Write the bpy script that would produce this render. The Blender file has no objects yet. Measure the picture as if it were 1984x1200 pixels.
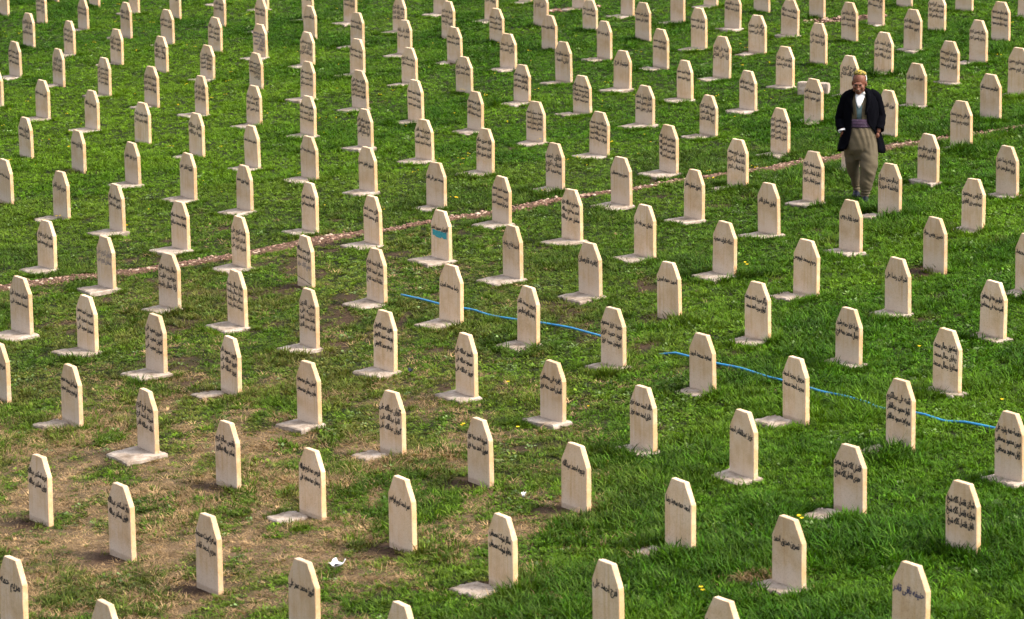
import bpy, bmesh, math, random
import numpy as np
from mathutils import Vector, Matrix, Euler, noise as mnoise

random.seed(7)
rng = np.random.default_rng(11)
scene = bpy.context.scene
COL = scene.collection

# ---------------------------------------------------------------- camera
SLOPE = 0.06315            # the field falls gently towards the left
cam = bpy.data.cameras.new('camera')
cam.sensor_width = 36.0
cam.lens = 36.0 * 6651.0 / 1984.0
cam.clip_start = 0.5
cam.clip_end = 3000.0
cam.dof.use_dof = True
cam.dof.focus_distance = 41.0
cam.dof.aperture_fstop = 5.0
cam_ob = bpy.data.objects.new('camera', cam)
COL.objects.link(cam_ob)
R_ = Vector((0.9999284, -0.0023969, -0.0117200))
U_ = Vector((0.0119626, 0.2003555, 0.9796502))
B_ = Vector((0.0, -0.9797203, 0.2003699))
m3 = Matrix((R_, U_, B_)).transposed().to_4x4()
m3.translation = Vector((0, 0, 8.041))
cam_ob.matrix_world = m3
scene.camera = cam_ob

# ---------------------------------------------------------------- world, sun, exposure
SUN_AZ = math.radians(112.0)     # from +Y (away from camera) clockwise: right and a little to the camera's side
SUN_EL = math.radians(47.0)
world = bpy.data.worlds.new('World')
scene.world = world
world.use_nodes = True
wn = world.node_tree
bg = wn.nodes['Background']
sky = wn.nodes.new('ShaderNodeTexSky')
sky.sky_type = 'NISHITA'
sky.sun_disc = False
sky.sun_elevation = SUN_EL
sky.sun_rotation = SUN_AZ
sky.dust_density = 6.0
sky.air_density = 1.0
hs_ = wn.nodes.new('ShaderNodeHueSaturation')      # thin high cloud: the whole sky is paler than a clear one
hs_.inputs['Saturation'].default_value = 0.35
wn.links.new(sky.outputs[0], hs_.inputs['Color'])
wn.links.new(hs_.outputs[0], bg.inputs[0])
bg.inputs[1].default_value = 0.15
sun = bpy.data.lights.new('sun', 'SUN')
sun.energy = 1.35
sun.angle = math.radians(7.0)
sun.color = (1.0, 0.84, 0.60)
sun_ob = bpy.data.objects.new('sun', sun)
COL.objects.link(sun_ob)
to_sun = Vector((math.sin(SUN_AZ) * math.cos(SUN_EL), math.cos(SUN_AZ) * math.cos(SUN_EL), math.sin(SUN_EL)))
sun_ob.rotation_euler = to_sun.to_track_quat('Z', 'Y').to_euler()
sun_ob.location = (20, 20, 30)
vs = scene.view_settings
vs.view_transform = 'Standard'
vs.look = 'None'
vs.exposure = 1.45
vs.gamma = 1.0
vs.use_curve_mapping = False
scene.cycles.max_bounces = 3
scene.cycles.diffuse_bounces = 2
scene.cycles.use_adaptive_sampling = True
scene.cycles.adaptive_threshold = 0.015
scene.cycles.adaptive_min_samples = 24
scene.cycles.use_denoising = True
scene.cycles.denoising_prefilter = 'ACCURATE'

# ---------------------------------------------------------------- helpers
def gz(x, y):
    return SLOPE * x

def vnoise(x, y, scale, seed):
    """smooth value noise in 0..1 for numpy arrays"""
    r = np.random.default_rng(seed)
    N = 256
    t = r.random((N, N))
    x = np.asarray(x) / scale + 1000.0
    y = np.asarray(y) / scale + 1000.0
    xi = np.floor(x).astype(int); yi = np.floor(y).astype(int)
    fx = x - xi; fy = y - yi
    fx = fx * fx * (3 - 2 * fx); fy = fy * fy * (3 - 2 * fy)
    a = t[xi % N, yi % N]; b = t[(xi + 1) % N, yi % N]
    c = t[xi % N, (yi + 1) % N]; d = t[(xi + 1) % N, (yi + 1) % N]
    return (a * (1 - fx) + b * fx) * (1 - fy) + (c * (1 - fx) + d * fx) * fy

def fbm(x, y, scale, seed, octv=3):
    s = 0; a = 1; tot = 0
    for i in range(octv):
        s = s + a * vnoise(x, y, scale / (2 ** i), seed + i * 17); tot += a; a *= 0.55
    return s / tot

def sstep(e0, e1, v):
    t = np.clip((v - e0) / (e1 - e0), 0, 1)
    return t * t * (3 - 2 * t)

def link(name, mesh, mat=None, parent=None):
    o = bpy.data.objects.new(name, mesh)
    COL.objects.link(o)
    if mat is not None and len(mesh.materials) == 0:
        mesh.materials.append(mat)
    if parent is not None:
        o.parent = parent
    return o

def from_bm(name, bm, mat=None, parent=None, smooth=False):
    me = bpy.data.meshes.new(name)
    bm.normal_update()
    bm.to_mesh(me); bm.free()
    if smooth:
        for p in me.polygons: p.use_smooth = True
    return link(name, me, mat, parent)

def empty(name, loc, rz=0.0):
    o = bpy.data.objects.new(name, None)
    o.empty_display_size = 0.2
    COL.objects.link(o)
    o.location = loc
    o.rotation_euler = (0, 0, rz)
    return o

def tag(o, label, cat, group=None):
    o['label'] = label; o['category'] = cat
    if group: o['group'] = group

def new_mat(name):
    m = bpy.data.materials.new(name)
    m.use_nodes = True
    nt = m.node_tree
    b = nt.nodes['Principled BSDF']
    return m, nt, b

def N(nt, typ, **kw):
    n = nt.nodes.new(typ)
    for k, v in kw.items(): setattr(n, k, v)
    return n

def ramp(nt, fac, stops):
    r = N(nt, 'ShaderNodeValToRGB')
    el = r.color_ramp.elements
    while len(el) < len(stops): el.new(0.5)
    for e, (p, c) in zip(el, stops):
        e.position = p
        e.color = (c[0], c[1], c[2], 1) if len(c) == 3 else c
    nt.links.new(fac, r.inputs[0])
    return r.outputs[0]

def mixc(nt, fac, a, b, blend='MIX'):
    m = N(nt, 'ShaderNodeMix', data_type='RGBA', blend_type=blend)
    for sock, v in ((m.inputs[0], fac), (m.inputs[6], a), (m.inputs[7], b)):
        if isinstance(v, (int, float)): sock.default_value = v
        elif isinstance(v, tuple): sock.default_value = (v[0], v[1], v[2], 1)
        else: nt.links.new(v, sock)
    return m.outputs[2]

def noise_tex(nt, scale, detail=4, rough=0.55, coord=None, vec=None):
    t = N(nt, 'ShaderNodeTexNoise')
    t.inputs['Scale'].default_value = scale
    t.inputs['Detail'].default_value = detail
    t.inputs['Roughness'].default_value = rough
    if vec is not None: nt.links.new(vec, t.inputs['Vector'])
    return t.outputs['Fac']

def add_bump(nt, b, height, strength=0.3, dist=0.01):
    bp = N(nt, 'ShaderNodeBump')
    bp.inputs['Strength'].default_value = strength
    bp.inputs['Distance'].default_value = dist
    nt.links.new(height, bp.inputs['Height'])
    nt.links.new(bp.outputs[0], b.inputs['Normal'])

def simple_mat(name, col, rough=0.8, var=0.15, scale=40.0, bump=0.2, sheen=0.0):
    m, nt, b = new_mat(name)
    tc = N(nt, 'ShaderNodeTexCoord')
    f = noise_tex(nt, scale, 4, 0.6, vec=tc.outputs['Object'])
    c = ramp(nt, f, [(0.25, tuple(v * (1 - var) for v in col)), (0.75, tuple(min(1, v * (1 + var)) for v in col))])
    nt.links.new(c, b.inputs['Base Color'])
    b.inputs['Roughness'].default_value = rough
    b.inputs['Specular IOR Level'].default_value = 0.3
    if sheen: b.inputs['Sheen Weight'].default_value = sheen
    if bump: add_bump(nt, b, f, bump, 0.004)
    return m

# ---------------------------------------------------------------- materials
def stone_mat():
    m, nt, b = new_mat('cream_limestone')
    tc = N(nt, 'ShaderNodeTexCoord')
    oi = N(nt, 'ShaderNodeObjectInfo')
    off = N(nt, 'ShaderNodeVectorMath', operation='SCALE')
    comb = N(nt, 'ShaderNodeCombineXYZ')
    for i in range(3): nt.links.new(oi.outputs['Random'], comb.inputs[i])
    nt.links.new(comb.outputs[0], off.inputs[0]); off.inputs['Scale'].default_value = 37.0
    add = N(nt, 'ShaderNodeVectorMath', operation='ADD')
    nt.links.new(tc.outputs['Object'], add.inputs[0]); nt.links.new(off.outputs[0], add.inputs[1])
    v = add.outputs[0]
    # broad cloudy tone of the stone
    f1 = noise_tex(nt, 5.0, 5, 0.6, vec=v)
    c1 = ramp(nt, f1, [(0.26, (0.53, 0.36, 0.215)), (0.5, (0.635, 0.465, 0.32)), (0.74, (0.67, 0.525, 0.405))])
    # vertical streaks left by rain
    mp = N(nt, 'ShaderNodeMapping'); mp.inputs['Scale'].default_value = (26, 26, 1.4)
    nt.links.new(v, mp.inputs[0])
    f2 = noise_tex(nt, 1.0, 3, 0.5, vec=mp.outputs[0])
    st = ramp(nt, f2, [(0.5, (0, 0, 0)), (0.72, (1, 1, 1))])
    c2 = mixc(nt, 0.0, c1, (0.52, 0.33, 0.165)); mx = c2.node
    ms = N(nt, 'ShaderNodeMath', operation='MULTIPLY'); nt.links.new(st, ms.inputs[0]); ms.inputs[1].default_value = 0.60
    nt.links.new(ms.outputs[0], mx.inputs[0])
    # pale mineral bloom that climbs unevenly from the ground
    sx = N(nt, 'ShaderNodeSeparateXYZ'); nt.links.new(tc.outputs['Object'], sx.inputs[0])
    f3 = noise_tex(nt, 7.0, 4, 0.6, vec=v)
    a1 = N(nt, 'ShaderNodeMath', operation='MULTIPLY_ADD'); nt.links.new(f3, a1.inputs[0]); a1.inputs[1].default_value = -0.22; 
    nt.links.new(sx.outputs['Z'], a1.inputs[2])
    r1 = N(nt, 'ShaderNodeMath', operation='MULTIPLY_ADD'); nt.links.new(oi.outputs['Random'], r1.inputs[0]); r1.inputs[1].default_value = 0.16
    nt.links.new(a1.outputs[0], r1.inputs[2])
    bl = ramp(nt, r1.outputs[0], [(0.03, (0.6, 0.6, 0.6)), (0.16, (0, 0, 0))])
    c3 = mixc(nt, 0.0, c2, (0.70, 0.585, 0.50)); nt.links.new(bl, c3.node.inputs[0])
    # earth splashes near the ground
    f5 = noise_tex(nt, 28.0, 4, 0.65, vec=v)
    a5 = N(nt, 'ShaderNodeMath', operation='MULTIPLY_ADD'); nt.links.new(f5, a5.inputs[0]); a5.inputs[1].default_value = -0.06
    nt.links.new(sx.outputs['Z'], a5.inputs[2])
    sp = ramp(nt, a5.outputs[0], [(-0.0, (0.4, 0.4, 0.4)), (0.012, (0, 0, 0))])
    c3b = mixc(nt, 0.0, c3, (0.27, 0.17, 0.10)); nt.links.new(sp, c3b.node.inputs[0])
    # ochre on the sawn narrow edges, unevenly: warm sunlit sides put into the colour
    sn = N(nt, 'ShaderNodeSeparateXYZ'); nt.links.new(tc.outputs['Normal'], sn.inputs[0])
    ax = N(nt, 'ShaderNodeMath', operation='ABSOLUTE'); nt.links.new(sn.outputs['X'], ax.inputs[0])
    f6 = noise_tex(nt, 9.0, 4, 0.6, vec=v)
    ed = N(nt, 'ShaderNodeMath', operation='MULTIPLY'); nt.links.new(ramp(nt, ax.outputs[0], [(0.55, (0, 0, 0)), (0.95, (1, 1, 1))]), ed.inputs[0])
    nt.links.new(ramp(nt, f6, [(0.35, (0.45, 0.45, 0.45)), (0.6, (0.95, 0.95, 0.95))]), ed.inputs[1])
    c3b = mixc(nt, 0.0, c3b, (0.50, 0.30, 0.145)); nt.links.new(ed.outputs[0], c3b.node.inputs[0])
    # small dark pits and grain
    f4 = noise_tex(nt, 95.0, 5, 0.7, vec=v)
    g = ramp(nt, f4, [(0.32, (0.68, 0.65, 0.62)), (0.48, (1, 1, 1))])
    c4 = mixc(nt, 1.0, c3b, g, 'MULTIPLY')
    hv = N(nt, 'ShaderNodeHueSaturation')
    rr = N(nt, 'ShaderNodeMapRange'); nt.links.new(oi.outputs['Random'], rr.inputs[0])
    rr.inputs[3].default_value = 0.86; rr.inputs[4].default_value = 1.10
    nt.links.new(rr.outputs[0], hv.inputs['Value']); nt.links.new(c4, hv.inputs['Color'])
    nt.links.new(hv.outputs[0], b.inputs['Base Color'])
    b.inputs['Roughness'].default_value = 0.78
    b.inputs['Specular IOR Level'].default_value = 0.25
    add_bump(nt, b, f4, 0.25, 0.004)
    return m

def slab_mat():
    m, nt, b = new_mat('weathered_concrete')
    tc = N(nt, 'ShaderNodeTexCoord')
    geo = N(nt, 'ShaderNodeNewGeometry')
    f1 = noise_tex(nt, 6.0, 6, 0.65, vec=geo.outputs['Position'])
    c1 = ramp(nt, f1, [(0.28, (0.15, 0.11, 0.08)), (0.47, (0.29, 0.235, 0.19)), (0.66, (0.41, 0.35, 0.305))])
    f2 = noise_tex(nt, 45.0, 5, 0.7, vec=geo.outputs['Position'])
    d = ramp(nt, f2, [(0.33, (0.45, 0.40, 0.36)), (0.47, (1, 1, 1))])
    c2 = mixc(nt, 0.8, c1, d, 'MULTIPLY')
    nt.links.new(c2, b.inputs['Base Color'])
    b.inputs['Roughness'].default_value = 0.9
    b.inputs['Specular IOR Level'].default_value = 0.2
    add_bump(nt, b, f2, 0.5, 0.008)
    return m

def paint_mat(name, col):
    m, nt, b = new_mat(name)
    geo = N(nt, 'ShaderNodeNewGeometry')
    f = noise_tex(nt, 60.0, 4, 0.7, vec=geo.outputs['Position'])
    c = ramp(nt, f, [(0.35, col), (0.75, tuple(min(1, v * 1.8 + 0.03) for v in col))])
    nt.links.new(c, b.inputs['Base Color'])
    b.inputs['Roughness'].default_value = 0.65
    return m

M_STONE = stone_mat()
M_SLAB = slab_mat()
M_INK = paint_mat('black_paint', (0.006, 0.0055, 0.007))
M_INK_FADED = paint_mat('faded_paint', (0.20, 0.16, 0.15))
M_INK_BLUE = paint_mat('blue_black_paint', (0.03, 0.028, 0.075))
M_TEAL = paint_mat('teal_paint', (0.012, 0.20, 0.24))

def ground_mat():
    m, nt, b = new_mat('field_soil')
    geo = N(nt, 'ShaderNodeNewGeometry')
    P = geo.outputs['Position']
    dry = N(nt, 'ShaderNodeAttribute', attribute_name='dry').outputs['Fac']
    dirt = N(nt, 'ShaderNodeAttribute', attribute_name='dirt').outputs['Fac']
    f1 = noise_tex(nt, 3.0, 6, 0.65, vec=P)
    f2 = noise_tex(nt, 30.0, 5, 0.7, vec=P)
    f3 = noise_tex(nt, 120.0, 4, 0.7, vec=P)
    moss = ramp(nt, f2, [(0.3, (0.010, 0.012, 0.004)), (0.6, (0.017, 0.023, 0.006)), (0.8, (0.035, 0.034, 0.014))])
    soil = ramp(nt, f2, [(0.3, (0.030, 0.017, 0.011)), (0.55, (0.065, 0.038, 0.025)), (0.8, (0.12, 0.078, 0.054))])  # bare soil, darkened partly to carry the shadow at stone feet
    straw = ramp(nt, f2, [(0.28, (0.09, 0.058, 0.034)), (0.55, (0.20, 0.135, 0.085)), (0.8, (0.32, 0.23, 0.15))])
    c1 = mixc(nt, dry, moss, straw)
    c2 = mixc(nt, dirt, c1, soil)
    g = ramp(nt, f3, [(0.3, (0.6, 0.6, 0.6)), (0.7, (1.15, 1.15, 1.15))])
    c3 = mixc(nt, 0.7, c2, g, 'MULTIPLY')
    nt.links.new(c3, b.inputs['Base Color'])
    b.inputs['Roughness'].default_value = 0.95
    b.inputs['Specular IOR Level'].default_value = 0.1
    add_bump(nt, b, f2, 0.8, 0.03)
    return m
P={
'a1':(-11.20,76.08,0.475,0.675),'a2':(-10.07,73.91,0.475,0.675),'a3':(-9.76,69.57,0.475,0.697),'a4':(-8.94,71.99,0.475,0.646),'a5':(-10.39,78.34,0.475,0.675),'a6':(-9.23,76.44,0.475,0.675),
'a7':(-8.69,67.65,0.475,0.683),'a8':(-9.37,64.80,0.475,0.681),'a9':(-8.33,63.12,0.475,0.676),'a10':(-7.54,65.70,0.475,0.670),'a11':(-7.82,70.02,0.475,0.718),'a12':(-8.12,74.35,0.475,0.675),
'a13':(-6.50,63.89,0.475,0.672),'a14':(-6.80,68.21,0.475,0.702),'a15':(-7.06,72.62,0.475,0.675),'a16':(-7.26,61.16,0.475,0.682),'a17':(-6.22,59.28,0.475,0.694),'a18':(-9.15,60.75,0.475,0.662),
'a19':(-8.04,58.67,0.475,0.677),'a20':(-6.97,56.81,0.475,0.671),'a21':(-5.93,54.93,0.457,0.660),'a22':(-5.21,57.67,0.439,0.672),'a23':(-5.50,62.22,0.459,0.641),'a24':(-4.89,53.09,0.457,0.678),
'a25':(-7.72,54.24,0.475,0.656),'b0':(-6.31,75.01,0.475,0.675),'b1':(-5.96,70.67,0.475,0.675),'b2':(-5.70,66.35,0.475,0.682),'b4':(-4.99,69.10,0.475,0.675),'b4b':(-5.25,73.24,0.465,0.675),
'b5':(-4.71,64.84,0.475,0.656),'b6':(-4.49,60.60,0.451,0.632),'b7':(-4.20,55.99,0.447,0.661),'b8':(-3.90,51.43,0.454,0.656),'b9':(-4.13,70.58,0.462,0.675),'b10':(-3.90,67.29,0.475,0.664),
'b11':(-3.72,63.07,0.461,0.646),'b12':(-3.46,58.57,0.449,0.667),'b13':(-3.22,54.34,0.460,0.645),'b14':(-2.95,49.94,0.439,0.647),'b15':(-3.21,69.52,0.475,0.675),'b16':(-2.90,65.56,0.469,0.657),
'b17':(-2.72,61.30,0.444,0.661),'b18':(-2.49,56.90,0.470,0.666),'b19':(-2.23,52.55,0.429,0.622),'b20':(-2.03,48.40,0.433,0.661),'b21':(-2.14,67.29,0.456,0.675),'b22':(-1.94,63.66,0.436,0.666),
'b23':(-1.74,59.68,0.451,0.635),'b24':(-1.51,54.97,0.448,0.691),'c1':(-1.38,69.81,0.449,0.675),'c2':(-1.16,65.83,0.447,0.712),'c3':(-0.98,62.08,0.464,0.651),'c4':(-0.76,57.95,0.459,0.630),
'c5':(-0.54,53.53,0.435,0.631),'c6':(-0.36,49.31,0.419,0.663),'c7':(-0.34,68.04,0.465,0.675),'c8':(-0.22,64.50,0.443,0.655),'c9':(-0.01,60.55,0.465,0.646),'c10':(0.21,56.26,0.445,0.637),
'c11':(0.40,51.85,0.449,0.642),'c12':(0.63,47.43,0.424,0.665),'c13':(0.36,70.78,0.442,0.675),'c14':(0.63,66.49,0.454,0.675),'c15':(0.75,62.80,0.449,0.653),'c16':(0.94,58.39,0.466,0.699),
'c17':(1.17,54.53,0.447,0.618),'c18':(1.32,50.15,0.437,0.659),'c19':(1.43,68.98,0.457,0.675),'c20':(1.56,65.26,0.445,0.602),'c21':(1.71,61.03,0.442,0.679),'c22':(1.89,56.90,0.450,0.666),
'c23':(1.50,45.74,0.435,0.669),'c24':(-1.02,46.70,0.430,0.635),'c25':(-1.28,50.93,0.451,0.626),'c26':(-0.12,44.98,0.421,0.653),'c27':(-0.88,42.70,0.429,0.649),'c28':(0.79,43.42,0.416,0.673),
'd1':(2.34,67.19,0.443,0.675),'d2':(2.49,63.26,0.453,0.704),'d3':(2.64,59.25,0.447,0.688),'d4':(2.85,55.22,0.416,0.646),'d5':(3.00,51.29,0.428,0.617),'d6':(2.10,52.77,0.445,0.629),
'd7':(2.25,48.07,0.428,0.701),'d8':(3.24,65.44,0.436,0.675),'d9':(3.42,61.34,0.446,0.757),'d10':(3.58,57.40,0.435,0.713),'d11':(3.75,53.48,0.429,0.643),'d12':(3.12,46.50,0.430,0.673),
'd13':(4.01,67.73,0.428,0.675),'d14':(4.19,63.87,0.445,0.675),'d15':(4.39,60.27,0.459,0.675),'d16':(4.52,55.85,0.431,0.665),'d17':(4.63,51.81,0.431,0.675),'d18':(3.90,49.01,0.407,0.681),
'd19':(4.01,44.85,0.410,0.700),'d20':(4.91,66.27,0.448,0.675),'d21':(5.12,62.21,0.459,0.675),'d22':(5.29,58.30,0.445,0.703),'d23':(5.83,64.56,0.457,0.675),'d25':(2.40,44.27,0.412,0.669),
'd26':(3.27,42.79,0.425,0.672),'d27':(1.66,41.86,0.417,0.674),'d28':(2.55,40.34,0.416,0.669),'e1':(6.08,60.93,0.439,0.701),'e2':(6.77,62.99,0.467,0.675),'e3':(7.57,65.40,0.440,0.675),
'e4':(6.98,59.03,0.445,0.725),'e5':(7.69,61.39,0.448,0.675),'e6':(6.21,56.53,0.433,0.690),'e7':(6.30,52.71,0.434,0.665),'e8':(5.41,54.19,0.421,0.665),'e9':(5.56,49.98,0.392,0.683),
'e10':(7.09,54.88,0.431,0.686),'e11':(7.85,57.07,0.436,0.706),'e12':(8.53,64.01,0.446,0.675),'e13':(8.58,59.58,0.441,0.675),'e14':(9.46,62.43,0.438,0.675),'e15':(7.92,53.03,0.427,0.748),
'e16':(7.19,50.83,0.440,0.684),'e17':(6.43,48.39,0.442,0.687),'e18':(5.64,45.74,0.421,0.670),'e19':(4.88,43.57,0.419,0.676),'e20':(6.50,44.29,0.425,0.672),'e21':(5.75,42.05,0.419,0.663),
'e22':(4.15,41.25,0.416,0.650),'e23':(4.99,39.71,0.401,0.647),'e24':(4.74,47.10,0.405,0.675),'f1':(-7.42,49.85,0.475,0.655),'f2':(-6.66,52.41,0.466,0.644),'f3':(-5.64,50.70,0.470,0.644),
'f4':(-4.65,48.95,0.467,0.680),'f5':(-6.39,48.18,0.475,0.671),'f6':(-5.42,46.61,0.446,0.676),'f7':(-4.38,44.82,0.418,0.665),'f8':(-6.07,44.14,0.472,0.655),'f9':(-3.73,47.54,0.432,0.659),
'f10':(-2.70,45.50,0.396,0.675),'f11':(-1.80,44.18,0.409,0.652),'f12':(-3.46,43.22,0.408,0.675),'g1':(-5.10,42.47,0.462,0.675),'g2':(-4.15,40.86,0.462,0.688),'g3':(-5.83,39.99,0.475,0.698),
'g4':(-4.89,38.69,0.465,0.656),'g5':(-3.95,37.21,0.434,0.671),'g6':(-2.54,41.70,0.385,0.632),'g7':(-3.22,39.50,0.450,0.668),'g8':(-2.29,37.96,0.385,0.689),'g9':(-1.61,40.25,0.417,0.673),
'g10':(-1.38,36.42,0.400,0.682),'g11':(-3.02,35.91,0.410,0.623),'g12':(0.02,41.12,0.411,0.670),'g13':(-0.70,38.77,0.420,0.686),'g14':(0.93,39.68,0.427,0.660),'g15':(0.18,37.26,0.407,0.667),
'g16':(1.08,35.79,0.403,0.658),'g17':(-0.48,34.93,0.394,0.676),'g18':(1.79,38.17,0.412,0.648),'g19':(3.40,38.87,0.413,0.655),'g20':(2.68,36.63,0.394,0.654),'g21':(1.95,34.33,0.393,0.620),
'g22':(4.30,37.47,0.416,0.637),'g23':(3.52,35.10,0.402,0.611),'g24':(5.14,35.90,0.403,0.621),'g25':(5.84,38.03,0.390,0.690),'g26':(4.35,33.54,0.392,0.654),'h1':(-5.59,36.48,0.456,0.639),
'h2':(-4.62,35.05,0.426,0.626),'h3':(-3.66,33.46,0.406,0.656),'h4':(-4.42,31.04,0.399,0.638),'h5':(-2.08,34.17,0.397,0.667),'h6':(-1.18,32.67,0.401,0.634),'h7':(-2.73,31.86,0.395,0.638),
'h8':(-1.85,30.52,0.391,0.633),'h9':(0.40,33.49,0.388,0.635),'h10':(-0.31,31.25,0.397,0.632),'h11':(0.56,30.06,0.408,0.613),'h12':(1.25,32.06,0.398,0.638),'h13':(2.78,32.84,0.392,0.634),
'h14':(2.12,30.75,0.398,0.642),'h15':(3.64,31.40,0.388,0.674),'h16':(4.46,29.91,0.385,0.650),'h17':(2.96,29.30,0.400,0.610),'i1':(-3.50,29.60,0.401,0.664),'i2':(-2.61,28.28,0.400,0.670),
'i3':(-4.15,27.33,0.414,0.675),'i4':(-3.20,25.81,0.388,0.675),'i5':(-1.70,26.60,0.404,0.675),'i6':(-0.98,29.13,0.399,0.657),'i7':(-0.87,25.17,0.385,0.675),'i8':(-0.10,27.70,0.396,0.634),
'i9':(0.73,25.91,0.385,0.675),'i10':(1.42,28.46,0.405,0.626),'i11':(2.24,27.07,0.391,0.607),'i12':(1.55,24.66,0.385,0.675),'i13':(3.02,25.24,0.385,0.675),'i14':(3.75,27.72,0.396,0.625),
}
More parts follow.
